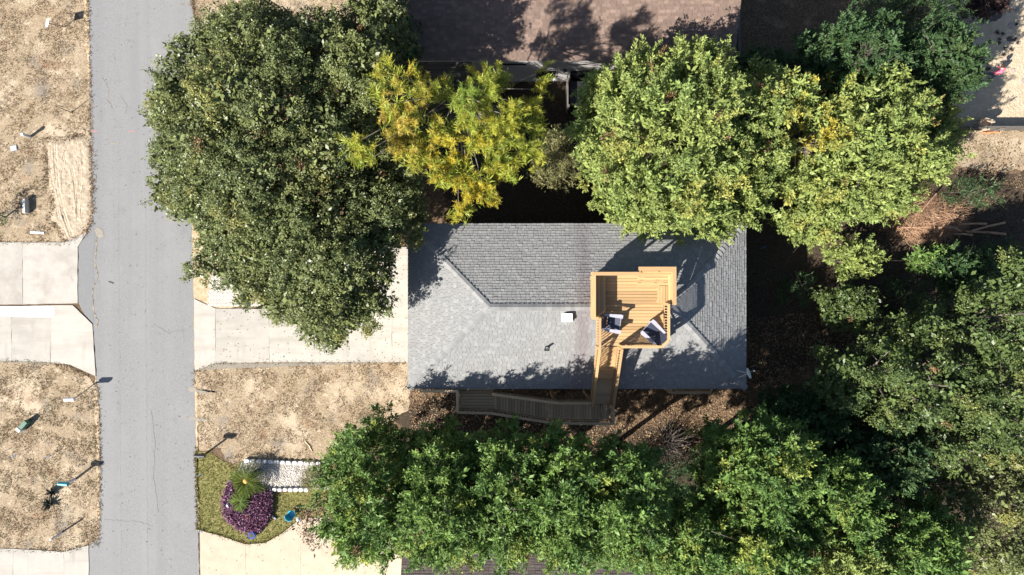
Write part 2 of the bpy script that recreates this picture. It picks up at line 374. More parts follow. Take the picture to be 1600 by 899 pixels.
def crown_arrays(lobes, kind, pal, rng, dens=1.0, yellow=(), under=.35, gap=-.62, up=.6, size=1.0, inner=.18, fill=.42):
    kd = KINDS[kind]; Cs = []; As = []
    La = np.array(lobes)
    for i, (cx, cy, cz, rx, ry, rz) in enumerate(lobes):
        area = 4*math.pi*((rx*ry)**1.6/3+(rx*rz)**1.6/3+(ry*rz)**1.6/3)**(1/1.6)
        n = int(area/kd['area']*dens/kd['grp'][0])
        d = rand_dirs(n, rng)
        r = np.where(rng.random(n) < inner, rng.uniform(.35, .8, n), rng.uniform(.82, 1.06, n))
        P = np.array([cx, cy, cz])+d*np.array([rx, ry, rz])*r[:, None]
        keep = (d[:, 2] > -.15) | (rng.random(n) < under)
        for j in range(len(lobes)):
            if j == i: continue
            q = (P-La[j, :3])/La[j, 3:]; dd = (q*q).sum(1)
            keep &= (dd > .62) | (rng.random(n) < .06)
        Cs.append(P[keep]); As.append(norm(d[keep]/np.array([rx, ry, rz])))
    C = np.concatenate(Cs); A = np.concatenate(As)
    g = Wave(rng, 1.5)(C)+.5*Wave(rng, .7)(C)
    k = g > gap; C = C[k]; A = A[k]
    C = C+A*(Wave(rng, 1.1)(C)*.2+rng.normal(0, .09, len(C)))[:, None]
    k = (C[:, 2] > .15) & (C[:, 1] > -16.5) & (C[:, 1] < 16.5) & (C[:, 0] < 30); C = C[k]; A = A[k]      # nothing is modelled far outside the view
    A = norm(A*.7+np.array([0, 0, up])+.35*rand_dirs(len(C), rng))
    a, b, c = [np.array(x) for x in PAL[pal]]
    t = np.clip(Wave(rng, 2.2)(C)*.9+.5+rng.normal(0, .2, len(C)), 0, 1)[:, None]
    col = a*t+b*(1-t)
    s = np.clip((Wave(rng, 3.0)(C)-.35)*2.0+rng.normal(0, .25, len(C)), 0, 1)[:, None]
    col = col*(1-s)+c*s
    for (yx, yy, yr, yc) in yellow:
        w = np.clip(1.3-np.hypot(C[:, 0]-yx, C[:, 1]-yy)/yr+rng.normal(0, .25, len(C)), 0, 1)[:, None]
        col = col*(1-w)+np.array(yc)*w
    col = col*rng.uniform(.82, 1.18, (len(C), 1))
    col = np.where(rng.random((len(C), 1)) < (.003 if pal == 'deep' else .010), np.array([.20, .12, .06]), col)
    m, ln, sp_ = kd['grp']          # every point becomes a sprig of m clusters along its axis
    f = np.tile(np.linspace(-.75, .45, m), len(C)); ln_ = np.repeat(ln*rng.uniform(.65, 1.35, len(C)), m)
    A2 = np.repeat(A, m, 0); rd = rand_dirs(len(A2), rng); pr = rd-A2*(rd*A2).sum(1, keepdims=True)
    C = np.repeat(C, m, 0)+A2*(f*ln_)[:, None]+pr*(sp_*(1.1-.9*(f+.75)/1.2)*rng.uniform(.3, 1.1, len(A2)))[:, None]*1.25
    A = norm(A2+.9*pr*(.8-.5*f)[:, None]); col = np.repeat(col, m, 0)
    k = C[:, 2] > .12; C = C[k]; A = A[k]; col = col[k]
    o1 = cluster_leaves(C, A, kind, col, rng, size)
    # sparse interior of bigger leaves and sprays
    F = []
    for (cx, cy, cz, rx, ry, rz) in lobes:
        n = int(4*math.pi*(rx*ry+rx*rz+ry*rz)/3/.16*fill); d = rand_dirs(n, rng)
        F.append(np.array([cx, cy, cz])+d*np.array([rx, ry, rz])*rng.uniform(.5, .86, (n, 1)))
    F = np.concatenate(F); F = F[(F[:, 2] > .3)]; g2 = Wave(rng, 1.8)(F) > gap-.1; F = F[g2]
    c2 = (a*.5+b*.5)*rng.uniform(.8, 1.15, (len(F), 1))
    o2 = cluster_leaves(F, norm(rand_dirs(len(F), rng)+np.array([0, 0, .8])), kind, c2, rng, size*(2.5 if kind == 'oak' else 1.9))
    return [np.concatenate([p, q]) for p, q in zip(o1, o2)]
def sublobes(c, r, n, rng, frac=.36, core=.80):
    """knobbly envelope: a core ellipsoid plus lobes over its surface"""
    c = np.array(c); r = np.array(r); out = [(*c, *(r*core))]
    ga = math.pi*(3-5**.5)
    for i in range(n):
        z = 1-1.45*(i+.5)/n; q = math.sqrt(max(0, 1-z*z)); t = ga*i+rng.uniform(-.3, .3)
        d = np.array([q*math.cos(t), q*math.sin(t), z])
        s = frac*rng.uniform(.75, 1.2); rr = np.array([min(r[0], r[1])]*2+[min(r[2], r[0])*.9])*s
        out.append((*(c+d*(r-rr*.75)), *rr))
    return out
def trunk_parts(root, lobes, base, rng, rad, bark='bark', nlimb=9):
    mb = MB(); b = Vector(base); top = Vector(lobes[0][:3])
    pts = [b-Vector((0, 0, .1)), b+Vector((0, 0, .25)), b.lerp(top, .4)+Vector((rng.uniform(-.15, .15), rng.uniform(-.15, .15), 0)), top]
    mb.tube(pts, [rad*1.35, rad, rad*.75, rad*.4], 10)
    mb.build('trunk', M[bark], root, smooth=True)
    mb = MB()
    for lb in lobes[1:1+nlimb]:
        s = pts[1].lerp(pts[3], rng.uniform(.3, .9)); e = Vector(lb[:3]); e = s.lerp(e, 1.1)
        m = s.lerp(e, .5)+Vector((rng.uniform(-.3, .3), rng.uniform(-.3, .3), rng.uniform(.0, .4)))
        mb.tube([s, m, e], [rad*.42, rad*.27, rad*.08], 6)
        for q in range(3):
            f = m.lerp(e, rng.uniform(.1, .9)); g = f+Vector(rng.normal(0, .5, 3)); mb.tube([f, g], [rad*.12, rad*.03], 4)
    if mb.v: mb.build('limbs', M[bark], root, smooth=True)
def tree(name, label, cat, group, kind, pal, px, py, rx, ry, top, bot, seed, extra=(), nl=22, dens=1.0, yellow=(), trunk=.16, frac=.36,
         gap=-.62, size=1.0, up=.6, base=None, under=.2, inner=.18):
    rng = np.random.default_rng(seed)
    hm = (top+bot)/2; c = W(px, py, hm); k = K(hm)
    lobes = sublobes(c, (rx*k, ry*k, (top-bot)/2), nl, rng, frac)
    for (ex, ey, er, eh) in extra:
        e = W(ex, ey, eh); r_ = er*K(eh)
        lobes += sublobes(e, (r_, r_, r_*.8), 7, rng, .45)
    b = Vector((c.x, c.y, 0)) if base is None else W(*base, 0)
    root = thing(name, label, cat, b, 0, group)
    yl = [(*W(a, b_, hm)[:2], r*k, col) for (a, b_, r, col) in yellow]
    me = leaf_mesh('crown', *crown_arrays(lobes, kind, pal, rng, dens, yl, under, gap, up, size, inner))
    me.transform(Matrix.Translation(-b))
    link('crown', me, M[KINDS[kind]['mat']], root)
    trunk_parts(root, lobes, b, rng, trunk)
    return root

# ------------------------------------------------------------------ ground, road, yards
g = MB(); g.add([(-400, -400, 0), (400, -400, 0), (400, 400, 0), (-400, 400, 0)], [(0, 1, 2, 3)])
g.build('ground', M['litter'])['kind'] = 'structure'
Zl, Zr = .008, .016
LAWN_NW = [(-500, -260), (135, -260), (138, 0), (143, 200), (146, 340), (136, 366), (100, 385), (60, 380), (-500, 382)]
LAWN_SW = [(-500, 562), (60, 563), (110, 572), (140, 590), (152, 606), (156, 720), (154, 852), (100, 862), (50, 860), (-500, 862)]
LAWN_F = [(304, 572), (340, 566), (640, 564), (640, 640), (560, 690), (520, 760), (470, 740), (385, 716), (360, 740), (345, 700), (312, 704)]
GREEN = [(307, 706), (330, 708), (352, 722), (372, 728), (385, 760), (430, 772), (520, 760), (540, 790), (500, 812), (470, 812), (440, 832), (415, 846), (390, 850), (345, 836), (312, 826)]
lawns = [('dry_lawn', LAWN_NW, 'dry'), ('dry_lawn', LAWN_SW, 'dry'), ('front_lawn', LAWN_F, 'dry'), ('green_lawn', GREEN, 'green')]
for i, (nm, pl, mt) in enumerate(lawns): sheet(nm, pl, Zl+.004*(i == 3), M[mt], .05, .2, seed=i+3)
sheet('dry_lawn', [(299, -200), (304, 0), (306, 28), (321, 38), (400, 44), (640, 40), (640, -200)], Zl, M['dry'], .06, .2, 9)
sheet('sandy_verge', [(299, 330), (345, 330), (420, 330), (420, 470), (335, 486), (302, 470)], Zl, M['verge'], .05, .2, 10)
ROAD = [(134, -300), (138, 0), (141, 150), (143, 250), (145, 335), (137, 366), (123, 384), (122, 470), (133, 492), (146, 506), (150, 570), (153, 600), (156, 720),
        (155, 840), (139, 854), (140, 899), (141, 1200), (316, 1200), (312, 899), (309, 830), (306, 705), (304, 580), (303, 468), (300, 350), (305, 200), (312, 90), (319, 62), (321, 38), (303, 28), (300, 0), (297, -300)]
road = sheet('road', ROAD, Zr, M['asphalt'], .03, .25, 11)
# pale broken edges beside the asphalt
sheet('road_edge', [(149, 588), (153, 590), (160, 720), (158, 850), (150, 850), (152, 720), (147, 620)], .012, M['verge'], .04, .15, 12)
sheet('road_edge', [(134, -100), (139, 0), (142, 130), (138, 132), (132, 0)], .012, M['verge'], .05, .15, 13)
sheet('road_edge', [(299, 350), (306, 350), (308, 470), (309, 600), (309, 700), (314, 832), (308, 830), (303, 700), (301, 580)], .012, M['verge'], .03, .15, 14)
sheet('widened_edge', [(124, 384), (146, 350), (149, 370), (146, 400), (148, 440), (145, 460), (147, 505), (134, 492), (123, 470)], .020, M['patch'], .02, .2, 15, parent=road)
def crack(px, w=.03, seed=1, mat='crack'):
    rg = random.Random(seed); P = ragged([W(*p) for p in px], .12, .035, False, seed)+[W(*px[-1]).xy]
    v = []; 
    for i, p in enumerate(P):
        d = (P[min(i+1, len(P)-1)]-P[max(i-1, 0)]).normalized(); n = Vector((-d.y, d.x))*w*rg.uniform(.2, .7)
        v += [(p.x+n.x, p.y+n.y, .0235), (p.x-n.x, p.y-n.y, .0235)]
    mb = MB(); mb.add(v, [(2*i, 2*i+2, 2*i+3, 2*i+1) for i in range(len(P)-1)]); mb.build('crack', M[mat], road)
crack([(149, 360), (152, 372), (149, 410), (153, 435), (145, 455), (146, 480), (153, 505), (150, 512)], .055, 2)
crack([(168, 224), (188, 224)], .03, 3); crack([(280, 7), (297, 8)], .03, 5); crack([(292, 41), (304, 41)], .035, 6)
crack([(160, 118), (171, 140), (169, 158), (178, 171)], .02, 31); crack([(190, 150), (199, 166), (196, 178)], .018, 32, 'patch'); crack([(246, 510), (262, 520), (290, 516)], .02, 33, 'patch')
crack([(236, 640), (243, 690), (240, 742), (248, 800)], .018, 34, 'patch'); crack([(170, 440), (178, 443)], .07, 35, 'mulch'); crack([(200, 770), (206, 768)], .05, 36, 'patch'); crack([(284, 510), (287, 535)], .035, 37, 'dust'); crack([(163, 812), (215, 815), (240, 822)], .018, 38, 'patch')
crack([(185, 224), (186, 420), (188, 600), (190, 899)], .006, 7, 'patch'); crack([(227, 224), (228, 420), (231, 899)], .006, 8, 'patch')
crack([(150, 590), (155, 640), (158, 740), (157, 830)], .05, 9)
for j, q in enumerate([(141, 205, 153, 205.5), (200, 205, 212, 206)]):
    crack([(q[0], q[1]), (q[2], q[3])], .07 if j == 0 else .04, 10+j, 'redpaint')
sheet('sand_spill', [(290, 607), (303, 605), (312, 609), (340, 613), (312, 614), (296, 612)], .0245, M['dust'], .07, .1, 21)
sheet('sand_spill', [(288, 653), (300, 651), (310, 653), (330, 656), (306, 658)], .0245, M['dust'], .06, .1, 22)
sheet('sand_spill', [(150, 356), (160, 360), (164, 368), (156, 374), (151, 368)], .0265, M['dust'], .06, .1, 23)

# concrete drives: slabs with recessed joints
def drive(name, polys, z, mat, bed=None):
    s = structure(name)
    for i, p in enumerate(polys): slab('slab', p, z, M[mat], s, seed=31+i)
    if bed: 
        o = sheet('joint_bed', bed, z-.012, M['joint'], .0, 1, parent=s)
    return s
drive('driveway', [
    [(304, 467), (337, 482), (337, 567), (305, 580)], [(337, 482), (420, 483), (422, 566), (337, 567)],
    [(420, 483), (499, 478), (500, 566), (422, 566)], [(499, 468), (612, 468), (613, 566), (500, 566)],
    [(612, 468), (660, 468), (660, 566), (613, 566)], [(540, 386), (612, 386), (612, 468), (499, 468), (505, 440)],
    [(612, 386), (660, 386), (660, 468), (612, 468)]], .045, 'conc_w',
    [(305, 468), (337, 483), (499, 483), (510, 440), (542, 388), (659, 388), (659, 565), (306, 578)])
drive('driveway', [
    [(0-300, 380), (36, 379), (36, 441), (36, 476), (-300, 478)], [(36, 379), (100, 379), (136, 364), (122, 386), (122, 474), (36, 476)]], .04, 'conc_g',
    [(-300, 381), (100, 381), (130, 370), (121, 387), (121, 474), (-300, 477)])
drive('driveway', [
    [(-300, 479), (18, 478.5), (19, 564), (-300, 563)], [(18, 478.5), (81, 477), (80, 566), (19, 564)],
    [(81, 477), (114, 477), (134, 496), (145, 507), (150, 588), (110, 570), (80, 566)]], .04, 'conc_w',
    [(-300, 480), (114, 479), (132, 496), (144, 508), (148, 585), (110, 569), (-300, 562)])
sheet('painted_strip', [(-40, 478.5), (84, 479), (86.5, 484), (85, 492), (80, 496), (-40, 494)], .046, M['white'], .01, .2, 41)
drive('driveway', [[(-300, 858), (21, 857), (22, 1100), (-300, 1100)], [(21, 857), (100, 862), (104, 1000), (22, 1100)], [(100, 862), (139, 852), (140, 1000), (104, 1000)]], .04, 'conc_w',
      [(-300, 860), (100, 864), (137, 856), (138, 990), (-300, 990)])
drive('driveway', [
    [(313, 828), (345, 837), (384, 850), (385, 1100), (315, 1100)], [(384, 850), (415, 848), (440, 834), (470, 810), (471, 1100), (385, 1100)],
    [(470, 810), (569, 806), (570, 1100), (471, 1100)], [(569, 806), (640, 806), (640, 1100), (570, 1100)]], .045, 'conc_t',
    [(315, 831), (345, 839), (384, 852), (415, 850), (441, 836), (471, 813), (638, 808), (638, 1095), (316, 1095)])
drive('driveway', [[(320, 35), (360, 36), (362, 64), (319, 62)], [(360, 36), (640, 40), (640, 70), (362, 64)]], .04, 'conc_w')
# lattice grass pavers beside the drive
lp = structure('grass_pavers'); mb = MB()
cells = []
for ix in range(44):
    for iy in range(14):
        px = 318+ix*4.6+(iy % 2)*2.3; py = 424+iy*4.4
        if py > 478 or px < 326+max(0, (462-py)*.12): continue
        p = W(px, py, 0); mb.beam(p+Vector((-.075, -.065, .02)), p+Vector((.075, .065, .02)), .05, .04); mb.beam(p+Vector((-.075, .065, .021)), p+Vector((.075, -.065, .021)), .05, .042)
o = mb.build('paver_grid', M['lattice'], lp); o['kind'] = 'stuff'
sheet('painted_shade_ground', [(1150, 250), (1500, 262), (1700, 275), (1700, 960), (1500, 960), (1380, 700), (1330, 590), (1280, 560), (1180, 600), (1150, 560)], .003, M['shade_litter'], .25, .3, 81)  # these dark sheets paint the shade of walls and trees onto the ground
sheet('painted_shade_ground', [(690, 140), (900, 120), (1150, 110), (1450, 60), (1470, 200), (1480, 250), (1150, 260), (1150, 380), (700, 360)], .002, M['shade_litter'], .25, .3, 82)
sheet('painted_shade_ground', [(620, 640), (720, 610), (900, 640), (960, 672), (1180, 664), (1200, 720), (1100, 960), (640, 960)], .0035, M['shade_litter'], .25, .3, 83)
# yard of sand at the far corner and the bare patch below its fence
sheet('sand_yard', [(1440, -260), (1900, -260), (1900, 202), (1478, 202), (1470, 120), (1475, 60)], .006, M['sand'], .12, .3, 51)
sheet('bare_yard', [(1470, 203.5), (1900, 203.5), (1900, 262), (1560, 268), (1500, 262), (1480, 240)], .004, M['dry'], .12, .3, 52)
sheet('dark_soil', [(1500, -60), (1572, -60), (1580, 0), (1570, 20), (1560, 30), (1544, 36), (1530, 26), (1508, 12)], .010, M['mulch'], .12, .15, 53)
# rutted sand patch with tyre furrows in relief
nx, ny = 100, 170; mb = MB(); V = []
rg = random.Random(4)
tracks = [([(78, 222), (80, 260), (88, 300), (93, 340), (104, 372)], .16), ([(86, 222), (88, 258), (92, 300), (100, 335), (112, 368)], .15), ([(119, 224), (122, 250), (128, 275), (124, 300), (122, 330)], .13),
          ([(128, 225), (131, 260), (132, 275)], .11), ([(112, 260), (118, 285), (121, 318), (123, 345)], .12), ([(103, 235), (98, 262), (99, 290)], .1)]
T = [(np.array([W(*p)[:2] for p in t]), w) for t, w in tracks]
def sdist(p, P):
    a = P[:-1]; b = P[1:]; ab = b-a; t = np.clip(((p-a)*ab).sum(1)/(ab*ab).sum(1), 0, 1); q = a+ab*t[:, None]; dd = np.hypot(*(p-q).T); return dd.min()
outl = wpoly([(74, 216), (100, 222), (118, 213), (140, 216), (145, 260), (145, 330), (140, 352), (130, 362), (112, 378), (98, 374), (90, 350), (76, 345), (86, 320), (76, 290), (74, 250)])
wv = Wave(np.random.default_rng(3), .5); 
lo = np.array(outl).min(0)-.35; hi = np.array(outl).max(0)+.3
gx = np.linspace(lo[0], hi[0], nx); gy = np.linspace(lo[1], hi[1], ny)
G = np.array([(x, y) for y in gy for x in gx]); ins = inside(G+np.c_[Wave(np.random.default_rng(21), .5)(np.c_[G, np.zeros(len(G))]), Wave(np.random.default_rng(22), .4)(np.c_[G, np.zeros(len(G))])]*.09, outl)
cen = np.array(outl); edge = np.array([min(sdist(p, np.vstack([cen, cen[:1]])), .3) if i else 0 for p, i in zip(G, ins)])
z = np.full(len(G), -.02)
hh = wv(np.c_[G, np.zeros(len(G))])*.012
for P, w in T:
    am = .55+.45*np.clip(Wave(np.random.default_rng(int(w*1000)), .9)(np.c_[G, np.zeros(len(G))]), -1, 1)
    dd = np.array([sdist(p, P) for p in G])+Wave(np.random.default_rng(9), .35)(np.c_[G, np.zeros(len(G))])*.018
    hh += .6*am*(-.05*np.exp(-((dd-w*.35)/(w*.22))**2)+.03*np.exp(-((dd-w*.95)/(w*.35))**2)+.015*np.exp(-(dd/(w*.2))**2))
hh += Wave(np.random.default_rng(10), .3)(np.c_[G, np.zeros(len(G))])*.009
z = np.where(ins, .012+np.minimum(edge/.25, 1)*(.035+hh*.9), -.03)
mb.add([(G[i, 0], G[i, 1], z[i]) for i in range(len(G))], [(j*nx+i, j*nx+i+1, (j+1)*nx+i+1, (j+1)*nx+i) for j in range(ny-1) for i in range(nx-1)
        if ins[j*nx+i] or ins[j*nx+i+1] or ins[(j+1)*nx+i] or ins[(j+1)*nx+i+1]])
mb.build('rutted_sand', M['rut'], smooth=True)['kind'] = 'structure'
OUTL = [tuple(p) for p in outl]

# ------------------------------------------------------------------ ground cover nobody could count
def tufts(name, poly, n, cols, rng, L=(.04, .09), Wd=(.012, .028), lift=.5, blades=3, z=.01, excl=(), clump=None, mat='leaf_d'):
    P = scatter(poly, n, rng)
    for e in excl: P = P[~inside(P, e)]
    P3 = np.c_[P, np.full(len(P), z)]
    if clump is not None:
        k = Wave(rng, clump)(P3)+.7*Wave(rng, clump*.4)(P3) > rng.uniform(-.7, .6, len(P3)); P3 = P3[k]
    Q = np.repeat(P3, blades, 0); Q[:, :2] += rng.normal(0, .025, (len(Q), 2)); N = len(Q)
    D = rand_dirs(N, rng); D[:, 2] = np.abs(D[:, 2])*lift+.12; D = norm(D)
    cols = np.array(cols); ci = np.clip(((Wave(rng, 1.6)(Q)*.5+.5+rng.normal(0, .3, N))*len(cols)).astype(int), 0, len(cols)-1)
    C = cols[ci]*rng.uniform(.75, 1.2, (N, 1))
    me = leaf_mesh(name, Q, D, rand_dirs(N, rng), rng.uniform(*L, N), rng.uniform(*Wd, N), np.clip(C, 0, 1))
    o = link(name, me, M[mat]); o['kind'] = 'stuff'; return o
DRYC = [(.29, .205, .125), (.19, .125, .075), (.36, .275, .18), (.25, .19, .13), (.29, .18, .105), (.165, .14, .075)]
ruts = [outl]
vis = lambda pl: wpoly([(min(max(x, -60), 1700), min(max(y, -60), 960)) for x, y in pl])
tufts('dry_grass', vis(LAWN_NW), 26000, DRYC, RNG, excl=ruts, clump=1.7)
tufts('dry_grass', vis(LAWN_SW), 24000, DRYC+[(.17, .16, .07)], RNG, clump=1.7)
tufts('dry_grass', vis(LAWN_F), 19000, DRYC+[(.38, .26, .15)], RNG, clump=1.7)
tufts('dry_grass', vis([(305, -60), (306, 28), (321, 36), (640, 38), (640, -60)]), 7000, DRYC, RNG, clump=1.7)
tufts('green_grass', vis(GREEN), 9000, [(.15, .155, .04), (.2, .18, .055), (.11, .13, .035), (.29, .23, .1)], RNG, z=.014)
tufts('bare_yard_grass', vis([(1478, 206), (1660, 206), (1660, 320), (1500, 330)]), 5000, DRYC, RNG, clump=1.7)
def edge_spill(name, px, n, cols, rng, w=.05, **k):
    P = [W(*p) for p in px]; out = []
    seg = np.array([(P[i+1]-P[i]).length for i in range(len(P)-1)]); cs_ = np.r_[0, np.cumsum(seg)]
    for _ in range(n):
        t = rng.uniform(0, cs_[-1]); i = min(np.searchsorted(cs_, t, side='right')-1, len(seg)-1); p = P[i].lerp(P[i+1], (t-cs_[i])/seg[i]); out.append((p.x+rng.normal(0, w), p.y+rng.normal(0, w), .012))
    Q = np.repeat(np.array(out), 5, 0); Q[:, :2] += rng.normal(0, .03, (len(Q), 2)); N = len(Q); D = rand_dirs(N, rng); D[:, 2] = np.abs(D[:, 2])*.5+.1; D = norm(D)
    C = np.array(cols)[rng.integers(0, len(cols), N)]*rng.uniform(.7, 1.2, (N, 1))
    o = link(name, leaf_mesh(name, Q, D, rand_dirs(N, rng), rng.uniform(.05, .12, N), rng.uniform(.015, .035, N), C), M['leaf_d']); o['kind'] = 'stuff'
edge_spill('edge_grass', [(138, -20), (142, 150), (144, 330), (136, 366), (100, 382), (36, 380), (-20, 380)], 450, DRYC, RNG)
edge_spill('edge_grass', [(-20, 563), (60, 564), (112, 573), (142, 590), (154, 610), (157, 720), (155, 850), (100, 862), (-20, 859)], 450, DRYC, RNG)
edge_spill('edge_grass', [(304, 600), (304, 580), (338, 567), (500, 566), (640, 566)], 350, DRYC, RNG, .04)
edge_spill('edge_grass', [(306, 700), (309, 826), (345, 837), (390, 851), (416, 847), (442, 833), (470, 812)], 500, [(.15, .155, .04), (.2, .18, .055), (.29, .23, .1)], RNG, .04)
edge_spill('edge_grass', [(300, 0), (305, 28), (322, 37), (400, 40)], 250, DRYC, RNG)
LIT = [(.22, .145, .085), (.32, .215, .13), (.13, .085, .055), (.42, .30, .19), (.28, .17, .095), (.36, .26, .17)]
tufts('leaf_litter', vis([(640, 560), (1330, 480), (1330, 700), (640, 720)]), 22000, LIT, RNG, L=(.06, .12), Wd=(.03, .06), lift=.25, blades=2, z=.012)
tufts('leaf_litter', vis([(300, 40), (640, 40), (640, 470), (420, 470), (300, 330)]), 12000, LIT, RNG, L=(.06, .12), Wd=(.03, .06), lift=.25, blades=2, z=.012,
      excl=[wpoly([(499, 380), (660, 380), (660, 570), (300, 570), (300, 478), (420, 478)]), wpoly([(290, 330), (335, 330), (335, 480), (290, 480)])])
tufts('leaf_litter', vis([(640, 130), (1660, 230), (1660, 560), (1160, 560), (1160, 350), (640, 350)]), 16000, [(.10, .065, .04), (.06, .045, .03), (.16, .11, .065)], RNG, L=(.06, .12), Wd=(.03, .06), lift=.3, blades=2, z=.012)  # darker leaves here, the shade put into their colour

tufts('fallen_leaves', vis([(330, 480), (640, 390), (640, 566), (330, 566)]), 420, [(.16, .10, .05), (.10, .07, .04), (.2, .16, .07)], RNG, L=(.05, .09), Wd=(.03, .05), lift=.15, blades=1, z=.05)
tufts('fallen_leaves', vis([(450, 800), (640, 810), (640, 920), (320, 920), (320, 840)]), 160, [(.20, .13, .07), (.12, .09, .05)], RNG, L=(.05, .09), Wd=(.03, .05), lift=.15, blades=1, z=.05)
tufts('fallen_leaves', vis([(142, 0), (300, 0), (300, 890), (158, 890)]), 420, [(.12, .09, .05), (.3, .26, .2), (.1, .08, .05)], RNG, L=(.04, .08), Wd=(.02, .045), lift=.15, blades=1, z=.024)

for k_ in range(1):
    Po = [(74, 216), (100, 222), (118, 213), (140, 216), (145, 260), (145, 330), (140, 352), (130, 362), (112, 378), (98, 374), (90, 350), (76, 345), (86, 320), (76, 290), (74, 250), (74, 216)]
    edge_spill('rut_edge_grass', Po, 520, DRYC, RNG, .13)
    edge_spill('rut_weeds', [(104, 225), (110, 262), (108, 300), (114, 350)], 60, DRYC+[(.16, .17, .06)], RNG, .12)

# ------------------------------------------------------------------ shingled roofs
def slope(name, mat, root, A, ex, su, SL, u0, u1, e=.132, tab=.205, th=.026, seed=1):
    """A eave corner, ex along the eave, su up the slope; u0/u1(v) bounds along ex at slope distance v"""
    rg = random.Random(seed); A = Vector(A); ex = Vector(ex); su = Vector(su); n = ex.cross(su).normalized()
    if n.z < 0: n = -n
    mb = MB(); rows = int(SL/e)+1
    for r in range(rows):
        v0 = r*e-.01; v1 = min((r+1)*e+.03, SL); vb = max(v0, 0)
        if v1-vb < .02: continue
        L0, L1, R0, R1 = u0(vb), u0(v1), u1(vb), u1(v1)
        if R0-L0 < .05: continue
        u = L0-rg.uniform(0, tab)
        while u < R0:
            w = tab*rg.uniform(.7, 1.3); a = max(u, L0); b = min(u+w, R0); u += w
            if b-a < .02: continue
            at = min(max(a, L1), R1); bt = max(min(b, R1), L1); a += .008; b -= .008
            t = th*rg.uniform(.8, 1.5)
            P = lambda uu, vv, hh: A+ex*uu+su*vv+n*hh
            vs_ = [P(a, v0, t), P(b, v0, t), P(bt, v1, .003), P(at, v1, .003), P(a, v0, -.004), P(b, v0, -.004)]
            mb.add(vs_, [(0, 1, 2, 3), (4, 5, 1, 0), (4, 0, 3), (5, 2, 1)])
    o = mb.build(name, mat, root); o['kind'] = 'stuff'; return o
def caps(root, mat, P, Q, n1, n2, spacing=.2, w=.15, lift=.02):
    """ridge caps as single pieces from P to Q; n1,n2 the normals of the two slopes"""
    P = Vector(P); Q = Vector(Q); d = (Q-P).normalized(); up = (Vector(n1)+Vector(n2)).normalized(); sd = d.cross(up).normalized(); up = sd.cross(d)
    c = abs(Vector(n1).dot(sd)); fall = c/max(.2, Vector(n1).dot(up))*w
    key = ('cap', mat.name, round(fall, 3))
    if key not in UNIT:
        mb = MB(); L = spacing*1.35
        top = [(0, -w, -fall), (0, 0, 0), (0, w, -fall), (L, w, -fall), (L, 0, 0), (L, -w, -fall)]
        v = [(x, y, z_+(.055 if x == 0 else .004)) for x, y, z_ in top]+[(x, y, z_-.012) for x, y, z_ in top]
        mb.add(v, [(0, 1, 4, 5), (1, 2, 3, 4), (0, 6, 7, 1), (1, 7, 8, 2), (5, 11, 6, 0), (2, 8, 9, 3), (3, 9, 10, 4), (4, 10, 11, 5)])
        me = mb.mesh('ridge_cap'); me.materials.append(mat); UNIT[key] = me
    m = Matrix((d, sd*-1, up)).transposed(); L = (Q-P).length; k = int(L/spacing)
    for i in range(k):
        o = bpy.data.objects.new('ridge_cap', UNIT[key]); COL.objects.link(o); o.parent = root
        o.matrix_local = Matrix.Translation(P+d*(i*spacing)+up*lift-ORG[root.name])@m.to_4x4()

# ------------------------------------------------------------------ the grey hipped house
he, hr = 4.3, 5.9
xW, xE, yS, yN = -4.815, 10.85, -4.681, 2.957
ym = (yS+yN)/2; half = (yN-yS)/2; ps = (hr-he)/half; SLn = math.hypot(half, hr-he); cs = half/SLn; sn = (hr-he)/SLn
house = thing('hip_roof_house', 'house with grey shingled hip roof and a wooden deck rising over its ridge', 'house', (3, ym, 0))
tr = lambda v: v*cs
sh = M['shingle_g']
roof = MB(); ov = .0
AW = Vector((xW+half, ym, hr)); AE = Vector((xE-half, ym, hr))
c4 = [Vector((xW, yS, he)), Vector((xE, yS, he)), Vector((xE, yN, he)), Vector((xW, yN, he))]
dz = Vector((0, 0, -.02))
roof.add([p+dz for p in c4+[AW, AE]], [(0, 1, 5, 4), (1, 2, 5), (2, 3, 4, 5), (3, 0, 4)])
rf = roof.build('roof', M['under'], house)
slope('shingles', sh, rf, c4[0], (1, 0, 0), (0, cs, sn), SLn, lambda v: tr(v), lambda v: xE-xW-tr(v), seed=1)
slope('shingles', sh, rf, c4[2], (-1, 0, 0), (0, -cs, sn), SLn, lambda v: tr(v), lambda v: xE-xW-tr(v), seed=2)
slope('shingles', sh, rf, c4[3], (0, -1, 0), (cs, 0, sn), SLn, lambda v: tr(v), lambda v: yN-yS-tr(v), seed=3)
slope('shingles', sh, rf, c4[1], (0, 1, 0), (-cs, 0, sn), SLn, lambda v: tr(v), lambda v: yN-yS-tr(v), seed=4)
nS, nN, nW, nE = (0, -sn, cs), (0, sn, cs), (-sn, 0, cs), (sn, 0, cs)
cg = M['cap_g']
caps(rf, cg, AW, AE, nS, nN, .21); caps(rf, cg, c4[0], AW, nS, nW, .22, .15); caps(rf, cg, c4[3], AW, nN, nW, .22, .14)
caps(rf, cg, c4[1], AE, nS, nE, .22, .15); caps(rf, cg, c4[2], AE, nN, nE, .22, .14)
for a, b in ((0, 1), (1, 2), (2, 3), (3, 0)):
    mid = (c4[a]+c4[b])/2; inn = (Vector((3, ym, he))-mid); inn.z = 0; inn.normalize()
    off = inn*.03-Vector((0, 0, .14)); pbeam('fascia', M['pale'], rf, c4[a]+off, c4[b]+off, .03, .16)
soff = MB().box((3.0175, ym, he-.23), (xE-xW-.12, yN-yS-.12, .02)).build('soffit', M['pale'], rf)
ins_ = .45; wx0, wx1, wy0, wy1 = xW+ins_, xE-ins_, yS+ins_, yN-ins_
